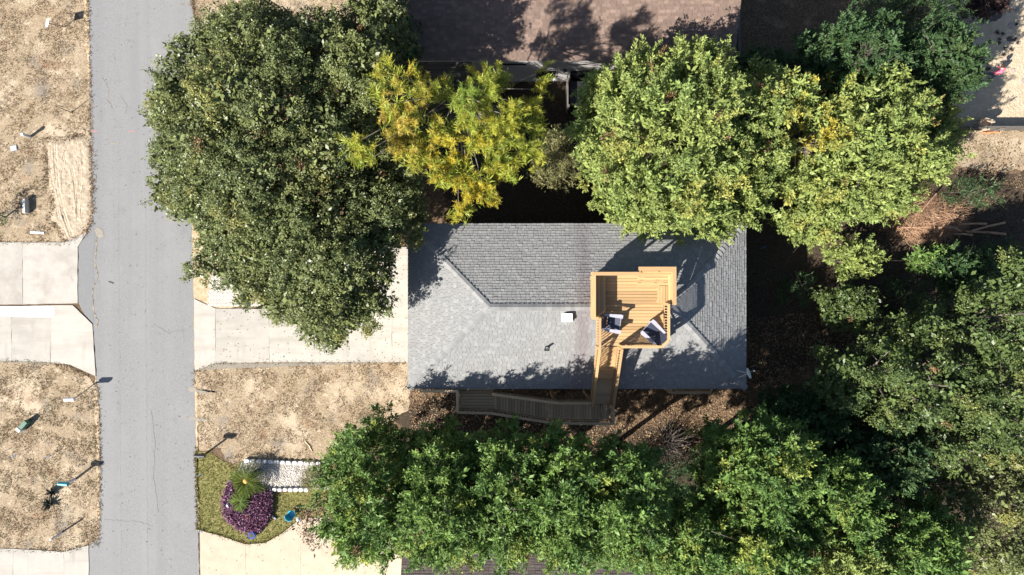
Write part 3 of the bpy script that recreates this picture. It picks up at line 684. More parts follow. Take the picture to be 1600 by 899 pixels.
wl_ = MB(); hw = he-.25
for (a, b) in (((wx0, wy0), (wx1, wy0)), ((wx0, wy1), (wx1, wy1))): wl_.box(((a[0]+b[0])/2, a[1], hw/2), (b[0]-a[0], .14, hw))
for x in (wx0, wx1): wl_.box((x, (wy0+wy1)/2, hw/2), (.14, wy1-wy0-.14, hw))
wallo = wl_.build('wall', M['wall_t'], house)
for x in (-3, -.2, 6.2, 8.6):
    wo = MB().box((x, wy0-.085, 3.4), (1.1, .05, .9)).build('window', M['pale'], wallo); pbox('pane', M['glass'], wo, (x, wy0-.115, 3.4), (.96, .02, .76))
for x in (-3, 1, 5, 9):
    wo = MB().box((x, wy1+.085, 3.1), (1.1, .05, 1.2)).build('window', M['pale'], wallo); pbox('pane', M['glass'], wo, (x, wy1+.115, 3.1), (.96, .02, 1.06))
dr = MB().box((.4, wy0-.085, 3.0), (.95, .05, 1.9)).build('door', M['pale'], wallo)
pbox('handle', M['metal'], dr, (.75, wy0-.13, 2.95), (.05, .04, .12))
gdoor = MB().box((wx0-.085, -.9, 1.1), (.05, 2.6, 2.2)).build('garage_door', M['pale'], wallo)

# things on the roof
def roof_z(y): return he+(min(y-yS, yN-y))*ps
p = W(887, 496, 5.75); p.z = roof_z(p.y)
vb = thing('roof_vent', 'white box vent on the sunny roof slope just below the ridge', 'vent', p)
mb = MB(); mb.prism([(p.x-.26, p.y-.2), (p.x+.2, p.y-.2), (p.x+.2, p.y+.2), (p.x-.26, p.y+.2)], p.z-.1, p.z+.09); mb.build('flange', M['white'], vb)
mb = MB(); a = .2
mb.add([(p.x-a, p.y-a+.02, p.z+.06), (p.x+a, p.y-a+.02, p.z+.06), (p.x+a, p.y+a-.01, p.z+.1), (p.x-a, p.y+a-.01, p.z+.1), (p.x-a+.05, p.y-a+.05, p.z+.2), (p.x+a-.01, p.y-a+.05, p.z+.22), (p.x+a-.01, p.y+a-.03, p.z+.3), (p.x-a+.05, p.y+a-.03, p.z+.28)],
       [(0, 1, 2, 3), (4, 5, 6, 7), (0, 1, 5, 4), (1, 2, 6, 5), (2, 3, 7, 6), (3, 0, 4, 7)]); mb.build('hood', M['white'], vb)
pbox('louvre', M['slate'], vb, (p.x+.206, p.y, p.z+.16), (.02, .3, .12))
p = W(854.5, 543, 5.1); p.z = roof_z(p.y)
pv = thing('plumbing_vent', 'small dark plumbing pipe standing on the lower grey roof slope', 'pipe', p)
MB().lathe(p, [(.05, -.05), (.05, .34), (.03, .34), (.03, .2)], 12).build('pipe', M['slate'], pv, smooth=False)
MB().lathe(p, [(.1, -.02), (.1, .06), (.06, .12)], 12).build('collar', M['black'], pv)
pbox('flashing', M['black'], pv, (p.x, p.y-.1, roof_z(p.y-.1)+.025), (.22, .14, .02), m3=Matrix.Rotation(math.atan(ps), 3, 'X'))
# satellite dish at the corner of the eaves
p = W(1160, 588, 4.4); p.z = he+.1
sd = thing('satellite_dish', 'grey satellite dish at the right end of the lower eave', 'satellite dish', p)
dc = W(1168.5, 584, 4.9); ax = Vector((.80, .35, .48)).normalized()
q = ax.to_track_quat('Z', 'Y').to_matrix(); mb = MB(); rings = [(0.0, 0.0), (.1, .006), (.2, .024), (.285, .055)]; n = 24
for (r, zz) in rings[1:]:
    for k in range(n): t = 2*math.pi*k/n; mb.v.append(tuple(dc+q@Vector((r*math.cos(t)*.88, r*math.sin(t), zz))))
b0 = len(mb.v); mb.v.append(tuple(dc))
for k in range(n):
    mb.f.append((b0, k, (k+1) % n))
    for i in range(2): mb.f.append((i*n+k, i*n+(k+1) % n, (i+1)*n+(k+1) % n, (i+1)*n+k))
do = mb.build('reflector', M['pale'], sd, smooth=True)
sm = do.modifiers.new('thick', 'SOLIDIFY'); sm.thickness = .012
mb = MB(); mb.tube([p-Vector((.1, .1, .15)), p+Vector((.05, .05, .25)), dc-ax*.05], [.022, .022, .022], 8); mb.build('mast', M['metal'], sd)
mb = MB(); mb.tube([p+Vector((-.32, .28, .1)), dc-ax*.08+Vector((0, .06, 0))], [.012, .012], 6); mb.tube([p+Vector((-.34, -.14, .0)), dc-ax*.08], [.012, .012], 6); mb.build('brace', M['pale'], sd)
mb = MB(); f = dc+ax*.36+Vector((0, 0, -.2)); mb.tube([dc-ax*.02+Vector((0, 0, -.22)), f], [.012, .012], 6); mb.box(f, (.06, .06, .1)); mb.build('feed_arm', M['metal'], sd)

# ------------------------------------------------------------------ the wooden roof deck, stair and walkway: one built structure
hd, hwk = 6.1, 3.6
deck = thing('roof_deck', 'golden wooden lookout deck on the ridge with benches, stair and lower walkway', 'deck', (5, -1, 0))
wd, w2 = M['wood'], M['wood2']
dt = .035
y = -2.55
while y < .58:                                          # floor boards of the lookout
    x0 = 3.46 if y > -1.3 else 3.72
    pbox('floor_board', wd, deck, ((x0+6.63)/2, y+.0665, hd-dt/2+random.uniform(-.002, .002)), (6.63-x0, .127, dt)); y += .1405
for (a, b) in (((3.50, .56), (6.60, .56)), ((3.76, -2.53), (6.60, -2.53)), ((6.60, -2.5), (6.60, .53)), ((3.49, -1.28), (3.49, .53)), ((3.745, -2.5), (3.745, -1.3)), ((3.5, -1.29), (3.75, -1.29))):
    pbeam('rim_joist', wd, deck, (*a, hd-.155), (*b, hd-.155), .04, .23)
for x in (3.56, 4.8, 6.5):
    for yy in (-2.4, -1.0, .4):
        if x < 3.7 and yy < -1.2: continue
        zr = roof_z(yy)-.3; pbox('post', wd, deck, (x, yy, (zr+hd-.04)/2), (.13, .13, hd-.04-zr))
hc = hd+.93
def rail(P, Q, z0, z1, mat, bal=True, sp=.115, cap=.115, post=True, up_h=.93, side=0.0):
    """P,Q plan points; z0,z1 floor heights at the ends"""
    P = Vector(P); Q = Vector(Q); L = (Q-P).length; A = Vector((*P, z0)); B = Vector((*Q, z1)); u = Vector((0, 0, 1))
    pbeam('rail_cap', mat, deck, A+u*up_h, B+u*up_h, cap, .036)
    pbeam('top_rail', mat, deck, A+u*(up_h-.075), B+u*(up_h-.075), .038, .085)
    if bal:
        pbeam('bottom_rail', mat, deck, A+u*.10, B+u*.10, .038, .08)
        n = max(2, int(L/sp))
        for i in range(n):
            c = A.lerp(B, (i+.5)/n); d = (B-A).normalized(); a = math.atan2(d.y, d.x)
            pbox('baluster', mat, deck, c+u*(up_h/2-.02), (.036, .036, up_h-.10), a)
    if post:
        for c in (A, B): pbox('rail_post', mat, deck, c+u*(up_h/2-.12), (.09, .09, up_h+.2))
# east and south rails, chamfered corner
rail((6.65, -.70), (6.65, -2.24), hd, hd, wd); rail((6.65, -2.24), (6.36, -2.52), hd, hd, wd, post=False); rail((6.36, -2.52), (4.70, -2.52), hd, hd, wd)
# left rail beside the first chair
rail((3.725, -1.30), (3.725, -2.60), hd, hd, wd)
# north rail: posts with one upper board
pbeam('rail_cap', wd, deck, (3.40, .585, hc+.02), (5.40, .585, hc+.02), .15, .036)
pbeam('back_board', wd, deck, (3.48, .575, hc-.09), (5.38, .575, hc-.09), .035, .14)
pbeam('back_board', wd, deck, (3.48, .575, hc-.26), (5.38, .575, hc-.26), .035, .14)
for x in (3.53, 4.45, 5.36): pbox('rail_post', wd, deck, (x, .63, hd+.40), (.09, .09, 1.0))
# west bench: solid back of boards, slatted seat
pbeam('rail_cap', wd, deck, (3.47, -1.36, hc+.02), (3.47, .51, hc+.02), .17, .036)
for k in range(6): pbeam('back_board', wd, deck, (3.45, -1.34, hd+.12+.145*k), (3.45, .50, hd+.12+.145*k), .03, .138)
for yy in (-1.3, -.4, .47): pbox('rail_post', wd, deck, (3.51, yy, hd+.40), (.085, .085, 1.0))
for k in range(4): pbeam('seat_slat', wd, deck, (3.62+.118*k, -1.28, hd+.45), (3.62+.118*k, .50, hd+.45), .102, .036)
for yy in (-1.2, -.4, .42):
    pbox('seat_leg', wd, deck, (3.98, yy, hd+.215), (.085, .085, .43)); pbox('seat_bearer', wd, deck, (3.78, yy+.05, hd+.39), (.46, .038, .085))
# corner bench on the far right with flared backs
for k in range(4): pbeam('seat_slat', wd, deck, (5.40, .50-.118*k, hd+.45), (6.74, .50-.118*k, hd+.45), .102, .036)
for k in range(4): pbeam('seat_slat', wd, deck, (6.32+.118*k, -.68, hd+.45), (6.32+.118*k, .075, hd+.45), .102, .036)
for k in range(4):
    f = k/3; zz = hd+.53+.13*k; yy = .56+.15*f; xx = 6.77+.11*f
    tN = Matrix.Rotation(-.32, 3, 'X'); 
    pbox('back_board', wd, deck, ((5.41+xx)/2, yy, zz), (xx-5.41-.02, .03, .132), m3=tN)
    pbox('back_board', wd, deck, (xx, (-.70+yy)/2, zz), (.03, yy+.70-.03, .132), m3=Matrix.Rotation(.25, 3, 'Y'))
pbeam('rail_cap', wd, deck, (5.36, .80, hc+.05), (6.96, .80, hc+.05), .16, .036); pbeam('rail_cap', wd, deck, (6.89, -.74, hc+.047), (6.89, .72, hc+.047), .15, .036)
for (x, yy) in ((5.43, .66), (6.2, .66), (6.86, -.64), (6.86, .1)): pbox('rail_post', wd, deck, (x, yy, hd+.46), (.06, .06, 1.02))
for (x, yy) in ((5.5, .2), (6.2, .2), (6.36, -.6), (6.36, -.05)): pbox('seat_leg', wd, deck, (x, yy, hd+.215), (.07, .07, .43))
for x in (5.5, 6.2): pbox('seat_bearer', wd, deck, (x+.06, .33, hd+.39), (.038, .46, .085))
for yy in (-.58, -.0): pbox('seat_bearer', wd, deck, (6.52, yy, hd+.387), (.46, .038, .085))
# stair down across the roof and eave
nst = 15; ys0, ys1 = -2.60, -5.50; run = (ys0-ys1)/nst; rise = (hd-hwk)/(nst+1)
for i in range(nst):
    zt = hd-(i+1)*rise; yy = ys0-(i+.5)*run
    pbox('tread', wd if i < 9 else w2, deck, (4.20, yy, zt-.018), (.87, run-.022, .036))
for x in (3.725, 4.676):
    mt = wd
    pbeam('stringer', mt, deck, (x, ys0+.02, hd-.12), (x, ys1, hwk-.02), .04, .22)
    rail((x, -2.62), (x, -5.50), hd-.04, hwk+.03, wd, sp=.118)
# walkway
def lerp_poly(pts, x):
    for (x0, y0), (x1, y1) in zip(pts[:-1], pts[1:]):
        if x0 <= x <= x1: return y0+(y1-y0)*(x-x0)/(x1-x0)
    return pts[-1][1] if x > pts[-1][0] else pts[0][1]
SR = [(-2.525, -5.76), (-.945, -5.80), (1.89, -6.26), (4.66, -6.29)]
NR = [(-.85, -4.93), (2.097, -5.34), (3.725, -5.34)]
y = -5.72
while y < -4.35:
    pbox('floor_board', w2, deck, (-1.69, y+.0665, hwk-dt/2), (1.66, .122, dt)); y += .1405
x = -.85
while x < 4.6:
    xm = x+.0665; a = lerp_poly(SR, xm)+.04; b = (lerp_poly(NR, xm)-.02) if xm < 3.74 else -5.42
    pbox('floor_board', w2, deck, (xm, (a+b)/2, hwk-dt/2+random.uniform(-.003, .003)), (.122, b-a, dt)); x += .1405
for a, b in zip(SR[:-1], SR[1:]):
    rail(a, b, hwk, hwk, w2); pbeam('rim_joist', w2, deck, (a[0], a[1]+.04, hwk-.16), (b[0], b[1]+.04, hwk-.16), .04, .23)
for a, b in zip(NR[:-1], NR[1:]):
    rail(a, b, hwk, hwk, w2); pbeam('rim_joist', w2, deck, (a[0], a[1]-.04, hwk-.16), (b[0], b[1]-.04, hwk-.16), .04, .23)
rail((4.676, -5.50), (4.676, -6.27), hwk, hwk, w2)
rail((-2.52, -5.74), (-2.52, -4.79), hwk, hwk, w2); rail((-2.52, -4.78), (-4.22, -4.78), hwk, hwk, w2)
for k in range(3): pbox('floor_board', w2, deck, (-3.4, -4.68+.1405*k, hwk-dt/2), (1.7, .133, dt))
for (x, yy) in ((-2.45, -5.68), (-.95, -5.72), (1.85, -6.15), (4.55, -6.2), (-.8, -5.0), (2.05, -5.42), (3.8, -5.42), (4.58, -5.5), (-4.1, -4.7)):
    pbox('post', w2, deck, (x, yy, (hwk-.04)/2), (.14, .14, hwk-.04))
# small balcony below the right part of the eave
bal = thing('balcony', 'small dark railed wooden balcony peeking out below the eave left of the satellite dish', 'balcony', (8.6, -4.9, 0))
bx0, bx1, by0 = 7.52, 9.44, -4.98; bz = 2.7
deck_keep = deck; deck = bal
rail((bx0, by0), (bx1, by0), bz, bz, w2); rail((bx0, by0+.06), (bx0, -4.3), bz, bz, w2); rail((bx1, by0+.06), (bx1, -4.3), bz, bz, w2)
for k in range(5): pbox('floor_board', w2, bal, ((bx0+bx1)/2, by0+.08+.1405*k, bz-.02), (bx1-bx0, .133, .035))
for x in (bx0+.1, bx1-.1): pbox('post', w2, bal, (x, by0+.05, bz/2-.03), (.14, .14, bz-.04))
for i in range(9): pbox('tread', w2, bal, (bx0-.12-.2*i, -4.62, bz-.28*(i+1)), (.22, .6, .036))
deck = deck_keep

# adirondack chairs on the lookout
def adirondack(label, px, py, rz, seat_mat):
    c = W(px, py, hd+.3); c.z = hd+.002
    t = thing('adirondack_chair', label, 'chair', c, rz, 'garden chairs on the lookout deck')
    ch = M['chair']
    for k in range(5): pbox('seat_slat', seat_mat, t, (.28-.105*k, 0, .36-.03*k), (.112, .52, .022), m3=Matrix.Rotation(.28*-1, 3, 'Y'))
    for k in range(5):
        yy = (k-2)*.104; hgt = .72-.03*(k-2)**2
        pbeam('back_slat', seat_mat, t, (-.22, yy, .2), (-.22-.33*hgt/.72, yy*1.15, .2+hgt), .112, .022, up=(1, 0, .45))
    for s in (-1, 1):
        mb = MB(); mb.prism([(.40, s*.25), (.40, s*.40), (.30, s*.42), (-.40, s*.36), (-.40, s*.27)], .545, .57); mb.build('armrest', ch, t)
        pbeam('front_leg', ch, t, (.33, s*.30, 0), (.33, s*.30, .545), .03, .11, up=(1, 0, 0)); pbeam('side_rail', ch, t, (.36, s*.272, .33), (-.55, s*.272, .06), .028, .11)
    pbox('front_apron', ch, t, (.355, 0, .32), (.025, .56, .12)); pbeam('back_brace', ch, t, (-.36, -.3, .46), (-.36, .3, .46), .05, .03)
    return t
adirondack('grey garden chair with shade painted into its seat colour on deck beside the left rail and bench', 956, 505, R(-8), M['chair_shade'])
adirondack('grey garden chair turned diagonally in the lower right corner of the lookout deck', 1019, 519, R(137), M['chair_shade'])

# ------------------------------------------------------------------ neighbouring houses
def gable_house(name, label, x0, x1, y0, y1, eave, ridge, wall, wallh_y, mat, base, tab=.27, wins=()):
    t = thing(name, label, 'house', base); y_m = (y0+y1)/2; hf = (y1-y0)/2; SL = math.hypot(hf, ridge-eave); c = hf/SL; s = (ridge-eave)/SL
    r = MB(); r.add([(x0, y0, eave-.02), (x1, y0, eave-.02), (x1, y_m, ridge-.02), (x0, y_m, ridge-.02), (x1, y1, eave-.02), (x0, y1, eave-.02)], [(0, 1, 2, 3), (3, 2, 4, 5)])
    ro = r.build('roof', M['under'], t)
    slope('shingles', M[mat], ro, (x0, y0, eave), (1, 0, 0), (0, c, s), SL, lambda v: 0, lambda v: x1-x0, tab=tab, seed=21, th=.018)
    slope('shingles', M[mat], ro, (x1, y1, eave), (-1, 0, 0), (0, -c, s), SL, lambda v: 0, lambda v: x1-x0, tab=tab, seed=22, th=.018)
    for yy in (y0+.02, y1-.02): pbeam('fascia', M['wall_n'], ro, (x0, yy, eave-.12), (x1, yy, eave-.12), .03, .16)
    return t, ro
nh, nro = gable_house('brown_roof_house', 'house with a brown shingled roof and grey wall at the top edge', -4.95, 10.57, 10.77, 21.5, 3.6, 5.6, None, None, 'shingle_b', (3, 16, 0))
mb = MB(); mb.box(((-1.96+10.4)/2, 10.93, 1.76), (12.36, .14, 3.52)); mb.box((-1.89, 12.2, 1.76), (.14, 2.4, 3.52)); mb.box((-3.4, 13.4, 1.76), (3.0, .14, 3.52)); mb.box((10.33, 16.2, 1.76), (.14, 10.3, 3.52)); mb.box((-4.8, 17.2, 1.76), (.14, 7.5, 3.52)); mb.box((2.8, 21.3, 1.76), (15.2, .14, 3.52))
nwall = mb.build('wall', M['wall_n'], nh)
wo = MB().box((1.72, 10.845, 1.33), (1.1, .05, 1.45)).build('window', M['wall_n'], nwall); pbox('pane', M['glass'], wo, (1.72, 10.815, 1.33), (.96, .02, 1.3)); pbox('sill', M['pale'], wo, (1.72, 10.80, .58), (1.25, .12, .05))
for x0_, w_ in ((.05, 1.4), (5.2, 1.3)):
    wo = MB().box((x0_, 10.85, 2.9), (w_, .05, .35)).build('window', M['wall_n'], nwall); pbox('pane', M['glass'], wo, (x0_, 10.82, 2.9), (w_-.12, .02, .25))
d_ = MB().box((4.4, 10.845, .92), (2.9, .05, 1.84)).build('sliding_door', M['black'], nwall)
for k in (-1, 1): pbox('pane', M['glass'], d_, (4.4+.72*k, 10.815, .92), (1.36, .02, 1.72))
lamp = MB().lathe((2.62, 10.77, 1.9), [(.04, 0), (.08, .1), (.09, .22), (.03, .28)], 10).build('wall_lamp', M['black'], nwall)
pd = thing('porch_deck', 'grey slatted wooden porch deck beside the grey wall behind the yellow pine', 'deck', (-3.2, 11.2, 0))
y = 10.0
while y < 12.6: pbox('floor_board', M['oldwood'], pd, (-3.2, y, .44), (2.35, .085, .03)); y += .112
for x in (-4.3, -2.1):
    for yy in (10.05, 11.3, 12.5): pbox('post', M['oldwood'], pd, (x, yy, .21), (.1, .1, .42))
pp = thing('privacy_panel', 'thin weathered wooden panel standing out from the grey wall under the bright tree', 'fence panel', (2.84, 9.9, 0))
for k in range(12): pbox('board', M['oldwood'], pp, (2.84, 9.32+.118*k, .6+.02*math.sin(k*3)), (.025, .105, 1.2))
pbox('post', M['oldwood'], pp, (2.88, 9.25, .68), (.09, .09, 1.36)); pbeam('top_rail', M['oldwood'], pp, (2.84, 9.25, 1.24), (2.84, 10.8, 1.24), .06, .05)
hb = thing('covered_tub', 'black covered box on the dark ground by the sliding door', 'cover', (3.5, 10.0, 0))
MB().box((3.5, 10.0, .38), (1.0, 1.25, .74)).build('body', M['black'], hb, bevel=.04); MB().box((3.5, 10.0, .78), (1.06, 1.31, .06)).build('lid', M['blackm'], hb, bevel=.02)
rl = thing('side_railing', 'dark wooden railing along the right side of the brown roofed house', 'railing', (10.95, 12, 0))
kd = deck; deck = rl
rail((10.95, 10.75), (10.95, 16.0), 2.2, 2.2, M['oldwood']); rail((9.75, 10.70), (10.90, 10.70), 2.2, 2.2, M['oldwood'])
deck = kd
for k in range(3): pbox('floor_board', M['oldwood'], rl, (10.6+.15*k, 13.4, 2.17), (.14, 5.3, .035))
for yy in (10.8, 13.4, 16): pbox('post', M['oldwood'], rl, (10.92, yy, 1.07), (.12, .12, 2.14))
sh_t, sro = gable_house('dark_roof_house', 'house with a dark brown shingled roof cut off by the bottom edge', -5.32, 9.0, -22.0, -12.86, 3.0, 4.7, None, None, 'shingle_d', (2, -17, 0))
mb = MB(); mb.box((1.84, -13.3, 1.45), (13.5, .14, 2.9)); mb.box((1.84, -21.5, 1.45), (13.5, .14, 2.9)); mb.box((-4.9, -17.4, 1.45), (.14, 8.1, 2.9)); mb.box((8.58, -17.4, 1.45), (.14, 8.1, 2.9))
swall = mb.build('wall', M['wall_t'], sh_t); MB().box((-4.99, -16.5, 1.15), (.05, 3.6, 2.2)).build('garage_door', M['pale'], swall)

# ------------------------------------------------------------------ street furniture on the verges
def mailbox(label, bx, by, cx, cy, h, rz, body, post, flag=None, pw=.09):
    b = W(bx, by, 0); c = W(cx, cy, h); t = thing('mailbox', label, 'mailbox', b)
    mb = MB(); n = 8; L = .5; w = .085; prof = [(-w, -.11), (-w, .02)]+[(w*-math.cos(math.pi*k/n), .02+w*math.sin(math.pi*k/n)) for k in range(1, n)]+[(w, .02), (w, -.11)]
    m = Matrix.Rotation(rz, 3, 'Z'); v = []
    for s in (-1, 1): v += [m@Vector((s*L/2, y_, z_))+c for y_, z_ in prof]
    k = len(prof); mb.add(v, [tuple(range(k))[::-1], tuple(range(k, 2*k))]+[(i, (i+1) % k, k+(i+1) % k, k+i) for i in range(k)])
    bo = mb.build('body', M[body], t)
    pbox('door', M[body], bo, m@Vector((L/2+.008, 0, -.03))+c, (.016, .15, .15), rz)
    if flag: pbox('flag', M[flag], bo, m@Vector((-.05, -.095, .05))+c, (.12, .008, .06), rz)
    mb = MB(); tp = Vector((c.x, c.y, h-.11)); e = Vector((b.x, b.y, h-.13)) if (tp-b).xy.length > .15 else tp
    mb.tube([b-Vector((0, 0, .05)), e], [pw/2, pw/2], 8); mb.build('post', M[post], t)
    if e is not tp: MB().beam(e-(tp-e).normalized()*.05, tp+(tp-e).normalized()*.18, .07, .04).build('arm', M[post], t)
mailbox('cream white mailbox on a thin dark post above the green pedestal', 119, 621, 108.5, 624.5, 1.12, 0.03, 'cream', 'blackm', None, .05)
mailbox('teal mailbox with pale top on a pale blue post at the lower left', 118, 749, 98.5, 756.5, 1.05, -.08, 'teal', 'lav', None, .13)
mailbox('black mailbox at the right road edge above the green lawn', 323, 708, 312.5, 712.5, 1.05, math.pi-.05, 'blackm', 'black', None, .1)
t = thing('yard_sign', 'small white sign on a leaning thin post at the top left', 'sign', W(103, 42, 0)); tp = W(74, 36, .95)
MB().tube([W(103, 42, 0)-Vector((0, 0, .05)), tp], [.022, .018], 6).build('post', M['steel'], t)
mb = MB(); q = Vector((-.55, .1, .8)).to_track_quat('Z', 'Y').to_matrix(); mb.box(tp, (.42, .34, .012), m=q); mb.build('plate', M['white'], t)
t = thing('stake', 'thin brown metal stake near the road at the upper left', 'stake', W(112, 176, 0))
MB().tube([W(112, 176, 0), W(87, 166.5, 1.2)], [.022, .016], 6).build('rod', M['steel'], t); MB().lathe(W(112, 176, 0), [(.06, 0), (.05, .04), (.02, .07)], 8).build('foot', M['steel'], t)
t = thing('marker_post', 'short round marker post with a white cap on the upper left lawn', 'post', W(48, 214, 0)); b = W(48, 214, 0)
MB().lathe(b, [(.075, -.05), (.075, .52)], 12).build('tube', M['metal'], t, smooth=False); MB().lathe(b, [(.095, .52), (.09, .62), (.06, .66), (.02, .67)], 12).build('cap', M['white'], t)
t = thing('meter_lid', 'flat grey square cover lying in the upper left grass', 'cover', W(22, 232, 0)); b = W(22, 232, 0)
pbox('frame', M['slate'], t, b+Vector((0, 0, .02)), (.36, .30, .05), .2); pbox('lid', M['metal'], t, b+Vector((0, 0, .045)), (.29, .23, .02), .2)
t = thing('concrete_marker', 'long pale concrete block standing in the grass left of the sandy ruts', 'block', W(44, 323, 0)); b = W(44, 323, 0)
MB().box(b+Vector((0, 0, .16)), (.16, .74, .36), .03).build('block', M['conc_b'], t, bevel=.02); pbox('top_plate', M['pale'], t, b+Vector((-.0, 0, .345)), (.12, .66, .012), .03)
t = thing('plank', 'short white board lying flat above the pale concrete drive', 'board', W(59, 364, 0)); b = W(59, 364, 0)
pbox('board', M['white'], t, b+Vector((0, 0, .04)), (.72, .11, .03), -.04); pbox('nail_strip', M['metal'], t, b+Vector((.2, 0, .058)), (.06, .1, .006), -.04)
t = thing('utility_pedestal', 'green utility pedestal with a pale end on the lower left lawn', 'pedestal', W(42, 664, 0)); b = W(42, 664, 0)
an = math.atan2(17, 15)
MB().box(b+Vector((.06, .06, .2)), (.5, .24, .42), an).build('cabinet', M['greenbox'], t, bevel=.02); pbox('end_cap', M['pale'], t, b+Vector((-.17, -.19, .22)), (.14, .25, .44), an)
t = thing('short_post', 'pale blue post without a box near the bottom left', 'post', W(97, 832, 0))
MB().tube([W(97, 832, 0), W(80, 843, .92)], [.05, .045], 8).build('tube', M['lav'], t); MB().lathe(W(80, 843, .92), [(.06, -.01), (.05, .04), (.01, .05)], 8).build('cap', M['metal'], t)
def flag(label, px, py, mat='blueflag', g='small survey flags'):
    b = W(px, py, 0); t = thing('marker_flag', label, 'flag', b, 0, g)
    MB().tube([b, b+Vector((.02, .02, .4))], [.006, .005], 4).build('wire', M['metal'], t)
    mb = MB(); p = b+Vector((.02, .02, .36)); mb.box(p+Vector((.07, .03, .0)), (.15, .012, .11), .5); mb.box(p+Vector((.17, .08, -.03)), (.09, .012, .10), .9); mb.build('cloth', M[mat], t)
flag('small blue flag at the far left of the lower left lawn', 25, 712); flag('small blue flag between the green pedestal and the teal mailbox', 79, 713)
flag('white flag at the left picture edge', 1, 711, 'white'); flag('small blue flag on the road edge by the green lawn', 313, 741)
flag('small blue flag where the tan drive meets the road', 314, 829); flag('tiny blue flag on the dark ground right of the grey roof', 1187, 389)
def spiky(name, label, px, py, r, seed, col, n=34, mat='leaf_l', h=.45):
    rg = np.random.default_rng(seed); b = W(px, py, 0); t = thing(name, label, 'plant', b)
    D = rand_dirs(n, rg); D[:, 2] = np.abs(D[:, 2])*1.0+.25; D = norm(D)
    me = leaf_mesh('leaves', np.zeros((n, 3))+np.array([0, 0, .05]), D, rand_dirs(n, rg), rg.uniform(.7, 1.1, n)*r, np.full(n, r*.22), np.array(col)*rg.uniform(.7, 1.3, (n, 1)))
    link('leaves', me, M[mat], t); MB().lathe(b, [(.06, 0), (.05, .12), (.02, .16)], 8).build('stem', M['bark'], t)
spiky('spiky_plant', 'dark spiky plant just below the teal mailbox', 82, 769, .42, 1, (.035, .04, .035)); spiky('spiky_plant', 'lower of two dark spiky plants by the teal mailbox', 80, 787, .46, 2, (.05, .055, .05))

# ------------------------------------------------------------------ front garden
GB = [(378, 722), (505, 724), (520, 764), (430, 766), (395, 760), (370, 740)]
sheet('gravel_bed', GB, .018, M['gravel_bed'], .03, .15, 61)
rg_ = np.random.default_rng(5); P = scatter(wpoly(GB), 3600, rg_)
mb = MB()
for (x, y_) in P:
    s = rg_.uniform(.018, .042); a = rg_.uniform(0, 6.28); z0 = .018
    v = [(x+s*math.cos(a+1.257*k)*rg_.uniform(.7, 1.2), y_+s*math.sin(a+1.257*k)*rg_.uniform(.7, 1.2), z0+s*.3) for k in range(5)]+[(x, y_, z0+s*.9)]
    mb.add(v, [(k, (k+1) % 5, 5) for k in range(5)])
o = mb.build('gravel_stones', M['gravel'], None); o['kind'] = 'stuff'
ed = thing('garden_edging', 'rows of scalloped white stones edging the gravel bed', 'edging', W(440, 745, 0))
mbs = MB(); n = 10; mbs.prism([(.17*(abs(math.cos(2*math.pi*k/n))**.6)*(1 if math.cos(2*math.pi*k/n) > 0 else -1), .10*(abs(math.sin(2*math.pi*k/n))**.6)*(1 if math.sin(2*math.pi*k/n) > 0 else -1)) for k in range(n)], 0, .16)
est = mbs.mesh('edging_stone', bevel=.02); est.materials.append(M['stonew'])
def stones(parent, pts, me, sx=1.0):
    for i, (px, py, a) in enumerate(pts):
        o = bpy.data.objects.new('edging_stone', me); COL.objects.link(o); o.parent = parent
        o.location = W(px, py, 0)-ORG[parent.name]+Vector((0, 0, random.uniform(0, .02))); o.rotation_euler = (random.uniform(-.06, .06), random.uniform(-.06, .06), a+random.uniform(-.05, .05)); s_ = random.uniform(.9, 1.06); o.scale = (s_*sx*.84, s_*1.05, s_)
stones(ed, [(387+9.3*i, 719.5+.35*i, 0) for i in range(13)]+[(508+9*i, 724, 0) for i in range(2)], est, .98)
stones(ed, [(430+8.3*i, 764.5, 0) for i in range(7)], est, .86)
est2 = est.copy(); est2.materials.clear(); est2.materials.append(M['stoned'])
stones(ed, [(423, 767, .5), (424.5, 774, 1.4), (424.5, 782, 1.5), (424, 790, 1.6), (422.5, 798, 1.8), (420, 805, 2.0)], est2, .8)
# purple ground cover bed
sheet('bed_mulch', [(358, 756), (400, 764), (426, 767), (427, 796), (420, 812), (410, 826), (395, 832), (376, 828), (360, 814), (350, 798), (350, 774)], .016, M['mulch'], .04, .1, 62)
PB = wpoly([(362, 752), (400, 766), (424, 768), (424, 795), (418, 810), (408, 824), (395, 829), (378, 824), (362, 812), (353, 797), (352, 775)])
rg_ = np.random.default_rng(8); P = scatter(PB, 2600, rg_); P = P[(Wave(rg_, .45)(np.c_[P, P[:, :1]*0]) > -.75)]; P = P+rg_.normal(0, .035, P.shape); cx, cy = np.array(PB).mean(0); dd = np.hypot(P[:, 0]-cx, P[:, 1]-cy)/1.35
C = np.c_[P, .08+.24*np.sqrt(np.clip(1-dd**2, 0, 1))*rg_.uniform(.7, 1.15, len(P))]; A = norm(np.c_[(P-[cx, cy])*.5, np.full(len(P), .7)]+.4*rand_dirs(len(P), rg_))
a_, b_, c_ = [np.array(x) for x in PAL['purple']]; tt = rg_.random((len(P), 1)); col = a_*tt+b_*(1-tt); w_ = (rg_.random((len(P), 1)) > .9); col = np.where(w_, np.array([.3, .18, .25]), col)
o = link('purple_ground_cover', leaf_mesh('purple_ground_cover', *cluster_leaves(C, A, 'oak', col, rg_, 1.15)), M['leaf_o']); o['kind'] = 'stuff'
